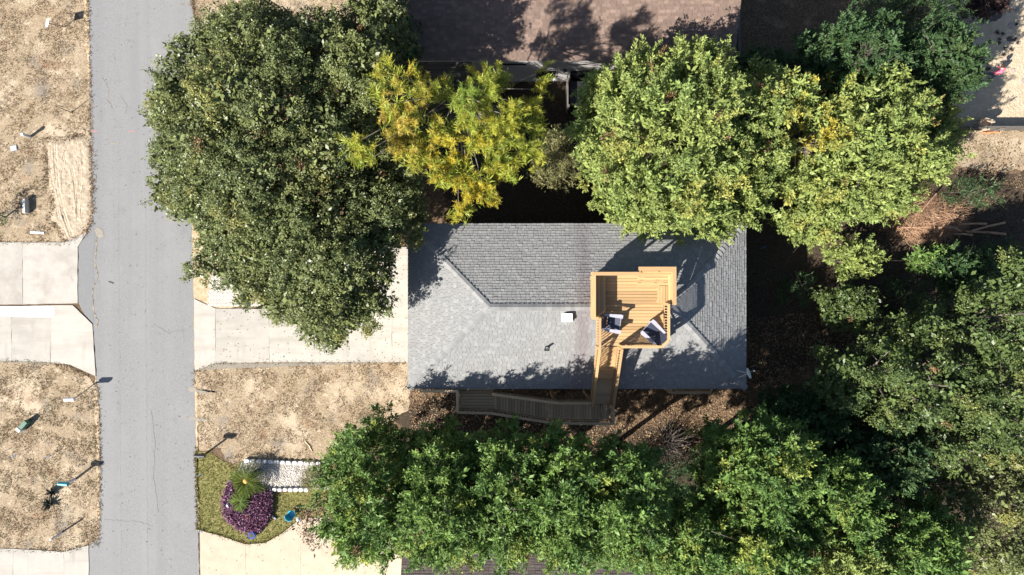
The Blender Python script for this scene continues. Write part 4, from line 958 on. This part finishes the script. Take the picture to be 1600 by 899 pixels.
# cycads: fronds as parts
def frond_mesh(L, seed, col):
    rg = np.random.default_rng(seed); n = 26; s = np.linspace(.12, .98, n); P = []; D = []
    arch = lambda u: np.array([L*(u*.97), 0, L*(.42*u-.62*u*u)])
    for u in s:
        for sd_ in (-1, 1): P.append(arch(u)); D.append([.5+.3*u, sd_*.8, .12])
    P = np.array(P); D = norm(np.array(D)); N = np.tile([0, 0, 1.0], (len(P), 1)); w = np.repeat(np.sin(np.pi*np.clip(s*.9+.08, 0, 1)), 2)
    P2 = np.vstack([P, np.array([arch(u) for u in np.linspace(0, .9, 8)])]); D2 = np.vstack([D, norm(np.array([arch(u+.1)-arch(u) for u in np.linspace(0, .9, 8)]))]); N2 = np.vstack([N, np.tile([0, 0, 1.0], (8, 1))])
    LL = np.r_[w*.2*L+.04, np.full(8, L*.14)]; WW = np.r_[np.full(len(P), .018), np.full(8, .02)]
    C = np.vstack([np.tile(col, (len(P), 1))*rg.uniform(.75, 1.25, (len(P), 1)), np.tile([.22, .2, .07], (8, 1))])
    return leaf_mesh('frond', P2, D2, N2, LL, WW, C)
def cycad(label, px, py, L, n, col, cone, seed, th):
    rg = random.Random(seed); c = W(px, py, th); b = Vector((c.x, c.y, 0)); t = thing('sago_palm', label, 'palm', b)
    ms = [frond_mesh(L*f, seed+i, np.array(col)*g_) for i, (f, g_) in enumerate(((1, 1), (.9, np.array([1.6, 1.25, 1.0])), (1.05, .85)))]
    for m in ms: m.materials.append(M['leaf_s'])
    for i in range(n):
        o = bpy.data.objects.new('frond', ms[i % 3]); COL.objects.link(o); o.parent = t
        o.location = (0, 0, th); lift = R(4-48*max(0, i/n-.55)/.45+rg.uniform(-6, 6)); o.rotation_euler = (rg.uniform(-.15, .15), lift, i*2.39996)
        s_ = (1.0 if i < n*.62 else .78)*rg.uniform(.92, 1.08); o.scale = (s_, s_, s_)
    MB().lathe(b, [(.16, 0), (.17, th*.5), (.13, th+.02)], 10).build('trunk', M['bark'], t)
    if cone: MB().lathe(b+Vector((0, 0, th)), [(.13, 0), (.155, .06), (.14, .13), (.07, .19), (.01, .2)], 12).build('cone', M['cone'], t, smooth=True)
cycad('large sago palm with an orange cone above the purple ground cover', 385, 751, .98, 48, (.05, .082, .014), True, 3, .7)
cycad('smaller sago palm growing in the purple ground cover', 375, 784, .62, 28, (.075, .12, .03), False, 40, .52)
# small garden ornaments
def lathe_thing(name, label, cat, px, py, parts):
    b = W(px, py, 0); t = thing(name, label, cat, b)
    for (nm, prof, mt) in parts: MB().lathe(b, prof, 14).build(nm, M[mt], t, smooth=False)
    return t
lathe_thing('garden_lantern', 'small blue and white ornament at the left of the purple plants', 'ornament', 361, 786, [('base', [(.12, .25), (.13, .32), (.06, .36)], 'bluepot'), ('top', [(.05, .36), (.085, .42), (.03, .5)], 'white')])
lathe_thing('clay_pot', 'small orange clay pot among the purple plants', 'pot', 389.5, 804, [('pot', [(.06, .28), (.09, .42), (.1, .42), (.1, .46), (.075, .46), (.07, .38)], 'terra'), ('soil', [(.07, .38), (.06, .41)], 'mulch')])
lathe_thing('glazed_pot', 'blue glazed pot where the purple plants meet the lawn', 'pot', 397, 833, [('pot', [(.13, 0), (.2, .14), (.21, .3), (.16, .36), (.18, .39), (.14, .39), (.13, .3)], 'bluepot'), ('soil', [(.15, .3), (.145, .385), (.05, .40)], 'mulch')])
spiky('potted_plant', 'small green tuft in front of the blue glazed pot', 391, 838, .22, 7, (.09, .14, .04))
b = W(457, 803, 0); t = thing('garden_chair', 'bright blue plastic chair on the green lawn', 'chair', b)
mb = MB(); mb.lathe(b+Vector((.03, .06, 0)), [(.2, .26), (.215, .28), (.21, .3), (.05, .29)], 14); mb.build('seat', M['cyan'], t)
mb = MB(); v = []
for k in range(9):
    a = math.pi*(.95+.75*k/8); 
    for (rr, zz) in ((.2, .28), (.26, .62), (.24, .62), (.185, .3)): v.append((b.x+.03+rr*math.cos(a), b.y+.06+rr*math.sin(a), zz))
f = [(4*k+i, 4*k+(i+1) % 4, 4*k+4+(i+1) % 4, 4*k+4+i) for k in range(8) for i in range(4)]+[(0, 1, 2, 3), (35, 34, 33, 32)]
mb.add(v, f); mb.build('backrest', M['cyan'], t)
for (dx, dy) in ((.17, .17), (-.1, .17), (.17, -.06), (-.1, -.06)): mb = MB(); mb.tube([b+Vector((dx*1.1+.03, dy*1.1, 0)), b+Vector((dx+.02, dy+.01, .28))], [.016, .02], 6); mb.build('leg', M['cyan'], t)
t = thing('planter_box', 'small black box lying on the green lawn left of the blue chair', 'box', W(429, 808, 0)); b = W(429, 808, 0)
MB().box(b+Vector((0, 0, .05)), (.30, .11, .1), -.75).build('box', M['black'], t, bevel=.01); pbox('lid', M['slate'], t, b+Vector((0, 0, .105)), (.27, .09, .012), -.75)
t = lathe_thing('path_light', 'small grey path light at the tip of the tan drive', 'light', 470, 808, [('stake', [(.02, 0), (.02, .38)], 'metal'), ('shade', [(.13, .38), (.12, .41), (.03, .48)], 'metal')])
t = thing('stick', 'broken pale branch lying on the front lawn above the gravel bed', 'branch', W(482, 700, 0)); a, b = W(477, 690, .03), W(488, 706, .03)
MB().tube([a, a.lerp(b, .5)+Vector((.03, .02, .01)), b], [.03, .028, .02], 6).build('branch', M['cutwood'], t); MB().tube([a.lerp(b, .4), a.lerp(b, .4)+Vector((.14, -.02, .05))], [.015, .006], 5).build('side_twig', M['cutwood'], t)
# twiggy things
def twig_mesh(n, fn, rng, r=(.006, .014), sides=3):
    mb = MB()
    for i in range(n):
        p, d, L = fn(rng); d = d.normalized(); q = p+d*L*.5+Vector(rng.normal(0, .06*L, 3)); e = p+d*L; rr = rng.uniform(*r)
        mb.tube([p, q, e], [rr, rr*.8, rr*.35], sides, cap=False)
    return mb
# brush pile and cut logs
b = W(1440, 342, 0); bp = thing('brush_pile', 'pile of cut brown branches below the bright trees', 'brush pile', b)
def pile(rng):
    a = rng.uniform(0, 6.28); rr = math.sqrt(rng.random()); x = 2.25*rr*math.cos(a); y_ = 1.15*rr*math.sin(a)
    zt = 1.0*(1-rr**2)+.05; p = b+Vector((x, y_, rng.uniform(.02, zt))); an = rng.normal(3.0, .75)+(math.pi if rng.random() > .5 else 0)
    return p, Vector((math.cos(an), math.sin(an), rng.normal(0, .3))), rng.uniform(.25, .95)
o = twig_mesh(4200, pile, np.random.default_rng(3), (.004, .010)).build('twigs', M['twig'], bp); o['kind'] = 'stuff'
logs = [((1497, 351, .5), (1541, 350, .3), .055), ((1518, 361, .3), (1570, 348, .12), .06), ((1510, 362, .15), (1571, 366, .1), .065), ((1490, 366, .3), (1519, 367.5, .22), .06), ((1478, 352, .6), (1500, 361, .45), .06),
        ((1452, 350, .9), (1505, 337, .5), .05), ((1440, 330, .9), (1463, 303, .6), .05), ((1405, 356, .6), (1495, 356, .7), .045)]
for a, c, r_ in logs:
    A, B = W(*a), W(*c); lo = MB().tube([A, A.lerp(B, .5)+Vector((0, .03, .02)), B], [r_*.8, r_*.95, r_], 8).build('log', M['twig'], bp)
    d = (B-A).normalized(); MB().tube([B-d*.01, B+d*.008], [r_*.93, r_*.93], 8).build('cut_end', M['cutwood'], lo)
def dead(name, label, cat, px, py, r, h, n, mat, seed, hz=0.0):
    b = W(px, py, hz); b0 = Vector((b.x, b.y, 0)); t = thing(name, label, cat, b0)
    def fn(rng):
        a = rng.uniform(0, 6.28); el = rng.uniform(.25, 1.35); d = Vector((math.cos(a)*math.cos(el), math.sin(a)*math.cos(el), math.sin(el)))
        p = b+d*r*rng.uniform(0, .6); return p, d+Vector(rng.normal(0, .35, 3)), r*rng.uniform(.3, .8)
    o = twig_mesh(n, fn, np.random.default_rng(seed), (.006, .016)).build('twigs', M[mat], t); o['kind'] = 'stuff'
    MB().tube([b0, b+Vector((0, 0, .1))], [.06, .03], 7).build('trunk', M['bark'], t)
dead('dead_shrub', 'grey leafless shrub in the dark gap right of the walkway end', 'shrub', 1040, 692, 1.6, 1, 260, 'twig_g', 1)
dead('bare_treetop', 'bare grey twigs poking out between the dark tree and the bright tree', 'tree', 1352, 88, 1.0, 1, 110, 'twig_g', 2, 5.2)
dead('dead_sapling', 'rusty brown dead sapling in the shade among the right hand trees', 'tree', 1447, 515, .9, 1, 200, 'twig', 4, 1.0)
dead('bare_branches', 'pale bare branches in the gap between the two bright trees', 'tree', 1240, 225, 1.5, 1, 240, 'twig_g', 6, 4.6)

# ------------------------------------------------------------------ far right yard
fy = W(1500, 203.5, 0).y
fc = thing('board_fence', 'weathered board fence below the sandy yard', 'fence', (25, fy, 0))
x = W(1480, 203, 0).x; i = 0
while x < 31:
    pbox('picket', M['oldwood'], fc, (x, fy+random.uniform(-.004, .004), .40+random.uniform(-.015, .015)), (.133, .022, .80)); x += .142; i += 1
for zz in (.2, .66): pbeam('fence_rail', M['oldwood'], fc, (W(1480, 203, 0).x, fy-.035, zz), (31, fy-.035, zz), .04, .085)
pbeam('top_cap', M['oldwood'], fc, (W(1480, 203, 0).x, fy-.01, .825), (31, fy-.01, .825), .05, .03)
for k in range(4): pbox('fence_post', M['oldwood'], fc, (W(1480, 203, 0).x+2.4*k, fy-.09, .42), (.09, .06, .84))
t = thing('loose_plank', 'rusty red plank lying against the yard fence', 'board', W(1540, 207, 0)); a, b = W(1535, 207.5, .1), W(1561, 207, .1)
pbeam('plank', M['terra'], t, a, b, .07, .03); pbeam('batten', M['steel'], t, a.lerp(b, .2)+Vector((0, 0, .03)), a.lerp(b, .25)+Vector((0, .0, .03)), .06, .02)
def paver(label, px, py, r, cat='stone', mat='paver'):
    b = W(px, py, 0); t = thing('stepping_stone', label, cat, b, 0, 'round stepping stones in the sand')
    MB().lathe(b, [(r, -.03), (r, .03), (r*.94, .045)], 20).build('stone', M[mat], t); MB().lathe(b+Vector((0, 0, .04)), [(r*.7, 0), (r*.7, .009), (r*.6, .01)], 20).build('ring', M[mat], t)
paver('round stepping stone nearest the top right corner', 1588, 14.5, .155); paver('round stepping stone between the corner stone and the dark oval patch', 1579, 40, .14)
paver('round stepping stone just above the person in pink', 1575, 92, .145); paver('pinkish round stepping stone right beside the person in pink', 1582, 111, .12, mat='paver'); paver('round stepping stone at the right edge below the person', 1598, 127, .13)
t = sheet('wet_patch', [(1572, 60), (1576, 57), (1584, 57), (1590, 60), (1586, 64), (1578, 66), (1573, 64)], .010, M['mulch'], .02, .1, 71)
rg_ = np.random.default_rng(12)
Pn = [(1558, 50), (1562, 61), (1561, 68), (1570, 76), (1580, 78), (1567, 86), (1541, 108), (1588, 38), (1545, 108), (1566, 53), (1559, 52), (1590, 68)]
Cc = []; 
for (px, py) in Pn: 
    for k in range(7): Cc.append(W(px+rg_.normal(0, 1.0), py+rg_.normal(0, .8), .03))
Cc = np.array([tuple(c) for c in Cc]); o = link('weed_tufts', leaf_mesh('weed_tufts', *cluster_leaves(Cc, np.tile([0, 0, 1.0], (len(Cc), 1)), 'oak', np.tile([.06, .045, .035], (len(Cc), 1)), rg_, .5)), M['leaf_d']); o['kind'] = 'stuff'
# tall rounded chair
b = W(1529, 197, 0); t = thing('lawn_chair', 'tan high backed chair with a rounded top beside the yard fence', 'chair', b)
mb = MB(); v = []; n = 10
for k in range(n+1):
    a = math.pi*k/n; v.append((.27*math.cos(a), 0, .72+.27*math.sin(a)))
v = [(.24, 0, .34)]+v+[(-.24, 0, .34)]; k = len(v); m = Matrix.Rotation(R(-25), 3, 'Z')@Matrix.Rotation(R(12), 3, 'X')
vv = [m@Vector(q)+b+m@Vector((0, .26, 0)) for q in v]+[m@(Vector(q)+Vector((0, .04, 0)))+b+m@Vector((0, .26, 0)) for q in v]
mb.add(vv, [tuple(range(k)), tuple(range(2*k-1, k-1, -1))]+[(i, k+i, k+(i+1) % k, (i+1) % k) for i in range(k)]); mb.build('backrest', M['tan'], t)
mz = Matrix.Rotation(R(-25), 3, 'Z'); pbox('seat', M['tan'], t, b+Vector((0, 0, .36)), (.5, .5, .06), R(-25))
for sx in (-1, 1):
    for sy in (-1, 1): pbox('leg', M['tan'], t, b+mz@Vector((.21*sx, .21*sy, .165)), (.045, .045, .33), R(-25))
    pbox('armrest', M['tan'], t, b+mz@Vector((.27*sx, 0, .56)), (.06, .5, .035), R(-25)); pbox('arm_post', M['tan'], t, b+mz@Vector((.27*sx, -.2, .45)), (.045, .045, .2), R(-25))

# the child in pink
def skin(name, verts, edges, rad, mat, parent, lv=2):
    me = bpy.data.meshes.new(name); o0 = ORG[parent.name]
    me.from_pydata([tuple(Vector(v)-o0) for v in verts], edges, [])
    o = link(name, me, mat, parent); o.modifiers.new('skin', 'SKIN'); 
    for i, r_ in enumerate(rad):
        sv = me.skin_vertices[0].data[i]; sv.radius = (r_, r_) if not isinstance(r_, tuple) else r_; sv.use_root = (i == 0)
    s = o.modifiers.new('sub', 'SUBSURF'); s.levels = lv; s.render_levels = lv
    return o
pb = W(1546, 120, 0); pe = thing('person', 'small person in a pink jacket and grey trousers bending over on the sand', 'person', pb)
pel = Vector((25.14, 11.08, .56)); che = Vector((25.23, 11.16, .84)); nek = Vector((25.17, 11.27, .95)); hd_ = Vector((25.06, 11.38, 1.03))
fL, fR = Vector((24.95, 11.24, .04)), Vector((25.20, 10.97, .04)); kL, kR = Vector((25.0, 11.2, .31)), Vector((25.2, 11.06, .30))
fw = Vector((-.62, .72, -.1)).normalized(); sdv = Vector((.72, .62, 0)).normalized()
shL, shR = che-sdv*.13+Vector((0, 0, .03)), che+sdv*.13+Vector((0, 0, .03))
eL, eR = shL+fw*.1-sdv*.06-Vector((0, 0, .17)), shR+fw*.12+sdv*.05-Vector((0, 0, .17)); hL, hR = eL+fw*.12-Vector((0, 0, .13)), eR+fw*.13-Vector((0, 0, .12))
V_ = [pel, pel.lerp(che, .5), che, nek, hd_-fw*.0, hd_+fw*.03+Vector((0, 0, .05)), pel-sdv*.06-Vector((0, 0, .05)), kL, fL+Vector((0, 0, .05)), pel+sdv*.06-Vector((0, 0, .05)), kR, fR+Vector((0, 0, .05)), shL, eL, hL, shR, eR, hR]
E_ = [(0, 1), (1, 2), (2, 3), (3, 4), (4, 5), (0, 6), (6, 7), (7, 8), (0, 9), (9, 10), (10, 11), (2, 12), (12, 13), (13, 14), (2, 15), (15, 16), (16, 17)]
R_ = [.09, .085, .095, .04, .075, .07, .065, .045, .03, .065, .045, .03, .045, .032, .022, .045, .032, .022]
for (hi, hv, s) in ((14, hL, -1), (17, hR, 1)):
    for k in range(4):
        i0 = len(V_); base_ = hv+fw*.03+sdv*(k-1.5)*.014; V_ += [base_, base_+fw*.02-Vector((0, 0, .012)), base_+fw*(.03-.003*abs(k-1.5))-Vector((0, 0, .03))]; E_ += [(hi, i0), (i0, i0+1), (i0+1, i0+2)]; R_ += [.008, .007, .006]
    i0 = len(V_); V_ += [hv-sdv*s*.022+fw*.012, hv-sdv*s*.03+fw*.03]; E_ += [(hi, i0), (i0, i0+1)]; R_ += [.008, .006]
skin('body', V_, E_, R_, M['skin'], pe)
skin('jacket', [pel+Vector((0, 0, .04)), pel.lerp(che, .5), che, che.lerp(nek, .7), shL, eL, eL.lerp(hL, .8), shR, eR, eR.lerp(hR, .8)], [(0, 1), (1, 2), (2, 3), (2, 4), (4, 5), (5, 6), (2, 7), (7, 8), (8, 9)],
     [.145, .14, .15, .07, .085, .062, .05, .085, .062, .05], M['pink'], pe)
skin('trousers', [pel+Vector((0, 0, .03)), pel-sdv*.06-Vector((0, 0, .06)), kL, fL+Vector((0, 0, .1)), pel+sdv*.06-Vector((0, 0, .06)), kR, fR+Vector((0, 0, .1))], [(0, 1), (1, 2), (2, 3), (0, 4), (4, 5), (5, 6)], [.11, .085, .065, .05, .085, .065, .05], M['jeans'], pe)
for f in (fL, fR): skin('shoe', [f-fw*.03, f+fw*.06*Vector((1, 1, 0)).length/1.414, f+Vector((fw.x, fw.y, 0))*.12], [(0, 1), (1, 2)], [.042, .045, .032], M['shoe'], pe)
hq = [hd_+fw*.045+Vector((0, 0, .085)), hd_+Vector((0, 0, .095)), hd_-fw*.045+Vector((0, 0, .06)), hd_-fw*.075+Vector((0, 0, .0)), hd_-fw*.07-Vector((0, 0, .05))]
skin('hair', hq, [(0, 1), (1, 2), (2, 3), (3, 4)], [.075, .105, .11, .09, .06], M['hair'], pe)
for s in (-1, 1): skin('eye', [hd_+fw*.09+sdv*s*.028+Vector((0, 0, .03)), hd_+fw*.098+sdv*s*.028+Vector((0, 0, .03))], [(0, 1)], [.011, .009], M['hair'], pe, 1)
skin('nose', [hd_+fw*.08+Vector((0, 0, .015)), hd_+fw*.115-Vector((0, 0, .005))], [(0, 1)], [.014, .011], M['skin'], pe, 1)

# ------------------------------------------------------------------ trees and shrubs
YEL = (.40, .32, .045)
oak_t = tree('oak_tree', 'large round oak tree overhanging the road and the drive', 'tree', 'oak trees', 'oak', 'oak', 438, 205, 183, 198, 10.4, 2.4, 101,
     extra=((505, 420, 108, 6.6), (535, 465, 62, 6.0), (508, 512, 36, 4.6), (330, 250, 85, 6.2), (300, 180, 62, 6), (385, 390, 85, 6.0), (290, 300, 50, 5.5), (440, 470, 28, 5), (590, 325, 76, 6.2), (560, 110, 62, 8.6), (590, 45, 56, 7.0), (380, 70, 66, 6.4), (635, 320, 36, 5.6), (560, 400, 70, 6.4)),
     nl=34, dens=1.05, frac=.28, trunk=.32, gap=-.95, base=(455, 230))
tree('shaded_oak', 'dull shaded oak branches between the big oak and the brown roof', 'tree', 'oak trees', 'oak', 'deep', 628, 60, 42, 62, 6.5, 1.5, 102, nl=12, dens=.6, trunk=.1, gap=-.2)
# yellow pine built from separate branch tufts
pine_l = [(612, 115, 24, 10.2), (592, 140, 20, 10), (600, 165, 15, 9.6), (660, 125, 15, 9.6), (690, 140, 22, 8.6), (553, 225, 17, 10), (570, 240, 16, 9.8), (562, 258, 13, 9.4), (640, 190, 34, 9.6), (625, 215, 30, 7.8), (655, 235, 26, 8), (690, 205, 30, 9), (665, 250, 22, 7.4), (735, 180, 30, 9.6),
          (700, 262, 24, 7.8), (722, 262, 22, 7.6), (745, 285, 22, 7.2), (725, 300, 24, 7), (735, 322, 15, 6.4), (716, 330, 12, 6.2), (760, 310, 13, 6.4), (765, 170, 26, 9), (790, 128, 18, 8.2), (800, 170, 22, 8.4), (830, 165, 20, 8), (852, 140, 15, 7.8), (790, 200, 26, 8.6), (770, 235, 26, 8),
          (805, 215, 22, 8), (825, 235, 20, 7.6), (800, 255, 22, 7.4), (832, 250, 13, 7.2), (780, 275, 18, 7), (735, 225, 30, 8.6), (845, 195, 15, 7.4), (820, 195, 20, 7.8), (745, 130, 16, 8), (660, 150, 18, 7.8), (775, 105, 9, 7.2), (840, 115, 9, 7.2)]
def pine(name, label, lobes, base, seed):
    rng = np.random.default_rng(seed); b = W(*base, 0); root = thing(name, label, 'tree', b); L_ = []
    for (px, py, r_, h) in lobes:
        c = W(px, py, h); h += .8; c = W(px, py, h); rr = r_*K(h)*1.02
        for k in range(4):
            o_ = rng.normal(0, .42, 3)*rr; s = rng.uniform(.45, .8); L_.append((c.x+o_[0], c.y+o_[1], c.z+o_[2]*.6, rr*s, rr*s*.85, rr*s*.55))
    sp = [(*W(735, 300, 7)[:2], 1.6, (.42, .33, .03)), (*W(640, 215, 8)[:2], 1.5, (.44, .33, .06)), (*W(700, 262, 8)[:2], 1.0, (.42, .34, .03))]
    me = leaf_mesh('crown', *crown_arrays(L_, 'pine', 'pine', rng, 1.5, sp, .3, -.8, .5, 1.0, .15)); me.transform(Matrix.Translation(-b)); link('crown', me, M['leaf_p'], root)
    mb = MB(); top = b+Vector((.3, .2, 9.2)); mb.tube([b-Vector((0, 0, .1)), b+Vector((0, 0, 3)), top], [.2, .16, .05], 9); mb.build('trunk', M['bark'], root, smooth=True)
    mb = MB()
    for (px, py, r_, h) in lobes: c = W(px, py, h); s = (b+Vector((0, 0, 2.6))).lerp(top, min(.95, rng.uniform(.4, .85))); mb.tube([s, s.lerp(c, .55)+Vector((0, 0, .2)), c], [.035, .024, .010], 5)
    mb.build('limbs', M['bark'], root, smooth=True)
pine('pine_tree', 'thin yellow green pine between the two house roofs', pine_l, (728, 215), 103)
tree('understory_bush', 'dark green bush below the yellow pine crown', 'shrub', 'shaded undergrowth', 'fine', 'deep', 720, 195, 95, 75, 4.2, .3, 104, nl=14, dens=.5, gap=-.1, trunk=.06)
tree('olive_shrub', 'thin pale olive shrub between the yellow pine and the bright tree', 'shrub', None, 'fine', 'olive', 868, 252, 48, 48, 3.8, .4, 105, nl=14, dens=.75, gap=-.25, trunk=.05)
tree('understory_bush', 'dark shrub below the pale olive shrub', 'shrub', 'shaded undergrowth', 'fine', 'deep', 845, 235, 40, 45, 2.6, .2, 106, nl=8, dens=.6, trunk=.05)
# the two big sunny evergreens
tree('evergreen_tree', 'large sunlit yellow green evergreen whose lower branches overhang the grey roof', 'tree', 'bright evergreen trees', 'laurel', 'bright', 1050, 220, 156, 146, 9.2, .8, 107,
     extra=((1110, 330, 48, 5.6), (985, 300, 62, 4.6), (950, 150, 45, 6), (1090, 110, 45, 7), (1160, 300, 50, 5.5)), nl=32, frac=.28, trunk=.22, up=.75)
tree('evergreen_tree', 'narrow yellow tinged evergreen between the two big sunlit trees', 'tree', 'bright evergreen trees', 'laurel', 'bright', 1180, 205, 44, 105, 8.0, .8, 108,
     nl=18, frac=.42, trunk=.14, yellow=((1215, 190, 26, YEL), (1220, 160, 18, YEL)), up=.75)
tree('evergreen_tree', 'broad sunlit evergreen at the right above the brush pile', 'tree', 'bright evergreen trees', 'laurel', 'bright', 1332, 238, 126, 114, 7.6, .8, 109,
     extra=((1444, 224, 54, 3.2), (1400, 135, 36, 5.6), (1248, 145, 32, 7), (1452, 172, 42, 2.8), (1270, 290, 50, 5.2)), nl=32, frac=.28, trunk=.22,
     yellow=((1245, 150, 40, YEL), (1240, 225, 36, YEL), (1432, 190, 26, (.33, .2, .06))), up=.75)
tree('evergreen_shrub', 'low sunlit green shrub at the lower left foot of the broad evergreen', 'shrub', None, 'laurel', 'bright', 1258, 348, 44, 36, 4.6, .5, 110, nl=12, frac=.4, trunk=.08, up=.75)
tree('dark_evergreen', 'evergreen with shade painted into its dark leaves behind the broad sunlit tree', 'tree', 'shaded evergreens', 'laurel', 'deep', 1315, 98, 92, 62, 6.8, .6, 111, nl=16, frac=.36, trunk=.14)  # dark leaf colours stand in for shade on the north side of the crowns
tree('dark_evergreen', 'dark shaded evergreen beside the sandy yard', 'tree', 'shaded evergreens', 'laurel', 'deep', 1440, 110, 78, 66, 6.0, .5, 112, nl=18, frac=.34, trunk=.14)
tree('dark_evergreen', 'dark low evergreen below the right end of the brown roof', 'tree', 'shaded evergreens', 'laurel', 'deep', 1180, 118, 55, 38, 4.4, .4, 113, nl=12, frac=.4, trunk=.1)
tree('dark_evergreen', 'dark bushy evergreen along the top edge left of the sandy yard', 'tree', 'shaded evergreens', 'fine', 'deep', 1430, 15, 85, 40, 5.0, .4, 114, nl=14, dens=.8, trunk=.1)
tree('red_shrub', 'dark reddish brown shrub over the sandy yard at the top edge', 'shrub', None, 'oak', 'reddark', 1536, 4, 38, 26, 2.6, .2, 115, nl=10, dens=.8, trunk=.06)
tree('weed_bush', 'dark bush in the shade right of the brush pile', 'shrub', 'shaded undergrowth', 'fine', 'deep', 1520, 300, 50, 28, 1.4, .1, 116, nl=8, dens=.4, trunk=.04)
for lb, px, py, rx, ry, h, sd_ in (('dark bush on the shaded ground between the grey roof and the pale glossy bush', 1245, 455, 34, 30, 1.5, 160), ('dark bush in the black hollow right of the pale glossy bush', 1410, 470, 46, 40, 1.8, 161),
        ('dark bush added to block low sun at the foot of the tall bottom row evergreens below the lit soil', 1020, 738, 62, 34, 2.4, 162), ('dark bush added to block low sun between the leafless shrub and the tall evergreen', 1092, 738, 40, 34, 2.2, 163),  # this pair is added to stop low sun and shade the ground
        ('dark bush in the gap between the glossy oaks and the lower right grove', 1420, 760, 60, 50, 3.2, 164), ('dark bush under the right end of the broad sunlit evergreen', 1560, 400, 50, 30, 1.6, 165)):
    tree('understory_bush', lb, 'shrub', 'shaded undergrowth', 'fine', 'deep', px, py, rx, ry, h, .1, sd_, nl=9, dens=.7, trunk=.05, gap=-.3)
# small trees on the right
tree('young_laurel', 'small sunlit laurel just above the pale glossy bush', 'tree', 'young laurels', 'laurel', 'bright', 1330, 405, 44, 30, 2.9, .5, 117, nl=10, frac=.42, trunk=.07)
tree('young_laurel', 'small half shaded laurel below the brush pile', 'tree', 'young laurels', 'laurel', 'hedge', 1448, 405, 30, 24, 3.0, .5, 118, nl=8, frac=.42, trunk=.06)
tree('young_laurel', 'dark young laurel right of the half shaded one', 'tree', 'young laurels', 'laurel', 'deep', 1500, 425, 48, 38, 4.4, .5, 119, nl=10, frac=.42, trunk=.07)
tree('glossy_bush', 'pale glossy bush left of the dark hollow', 'shrub', None, 'oak', 'oak2', 1325, 482, 46, 36, 3.6, .5, 120, nl=10, frac=.42, trunk=.07)
OK = 'oaks on the right'
tree('glossy_oak', 'glossy oak right of the grey house beside the sunlit soil', 'tree', OK, 'oak', 'oak2', 1390, 590, 116, 80, 8.0, 1.2, 121, extra=((1300, 600, 34, 4.6), (1390, 525, 36, 4.6)), nl=26, frac=.28, trunk=.2, gap=.0)
tree('glossy_oak', 'upper glossy oak at the right edge', 'tree', OK, 'oak', 'oak2', 1540, 505, 100, 72, 8.4, 1.2, 122, extra=((1590, 430, 40, 7), (1460, 520, 34, 6)), nl=26, frac=.28, trunk=.2, gap=.0)
tree('glossy_oak', 'middle glossy oak at the right edge', 'tree', OK, 'oak', 'oak2', 1545, 620, 98, 82, 8.6, 1.2, 123, nl=26, frac=.28, trunk=.2, gap=.0)
tree('glossy_oak', 'small glossy oak in front of the dark hedge trees', 'tree', OK, 'oak', 'oak2', 1455, 690, 62, 50, 6.5, 1.0, 124, nl=14, frac=.38, trunk=.12, gap=.0)
tree('glossy_oak', 'sparse dull oak in the lower right corner', 'tree', OK, 'oak', 'oak', 1550, 795, 100, 112, 7.0, .8, 125, nl=20, frac=.30, trunk=.16, gap=.0)
# the row of evergreens along the bottom
HR = 'evergreen row along the bottom'
row = [
 ('leftmost rounded evergreen of the bottom row beside the tan drive', 592, 760, 86, 112, 9.4, .3, 'hedge', 131),
 ('second evergreen from the left in the bottom row', 692, 768, 80, 108, 9.9, 1.4, 'hedge', 132),
 ('evergreen of the bottom row below the middle of the walkway', 788, 772, 80, 108, 9.9, 3.8, 'hedge', 133),
 ('evergreen of the bottom row below the walkway end', 885, 775, 78, 112, 10.8, 4.2, 'hedge', 134),
 ('evergreen of the bottom row left of the dark bare gap', 972, 785, 72, 104, 11.2, 4.4, 'hedge', 135),
 ('low evergreen at the bottom edge below the grey leafless shrub', 1066, 838, 72, 80, 9.0, 3.6, 'hedge', 136),
 ('tall evergreen right of the grey leafless shrub', 1175, 725, 88, 88, 9.4, 2.4, 'hedge', 137),
 ('evergreen at the bottom edge below the tall one', 1165, 835, 84, 80, 9.2, .4, 'hedge', 138),
 ('evergreen at the centre of the lower right grove', 1275, 770, 84, 78, 8.6, .4, 'hedge', 139),
 ('dark evergreen against the glossy oaks', 1360, 700, 66, 62, 6.6, .4, 'deep', 140),
 ('sunlit evergreen at the bottom edge of the lower right grove', 1275, 862, 92, 78, 8.6, .4, 'bright', 141),
 ('evergreen with blank gaps near the lower right corner', 1390, 840, 96, 80, 8.0, .4, 'hedge', 142),
 ('dark low evergreen between the grey roof corner and the glossy oak', 1255, 650, 66, 44, 5.4, .3, 'deep', 143)]
for (lb, px, py, rx, ry, tp, bt, pal, sd_) in row:
    tree('hedge_evergreen', lb, 'tree', HR, 'laurel', pal, px, py, rx, ry, tp, bt, sd_, nl=24, frac=.33, trunk=.15, up=.7, dens=1.05)
tree('garden_shrub', 'olive green shrub leaning over the right end of the gravel bed', 'shrub', None, 'fine', 'olive', 492, 742, 26, 24, 1.7, .2, 151, nl=8, dens=1.0, trunk=.04, gap=-.8)
tree('dry_shrub', 'brown dry shrub hanging over the tan drive', 'shrub', None, 'dry', 'dry', 496, 815, 34, 42, 2.0, .2, 152, nl=10, dens=.8, trunk=.04, gap=-.2)
tree('edge_shrub', 'dark round shrub cut off by the left picture edge', 'shrub', None, 'fine', 'deep', -6, 337, 17, 17, 1.3, .1, 153, nl=6, dens=1.2, trunk=.04)
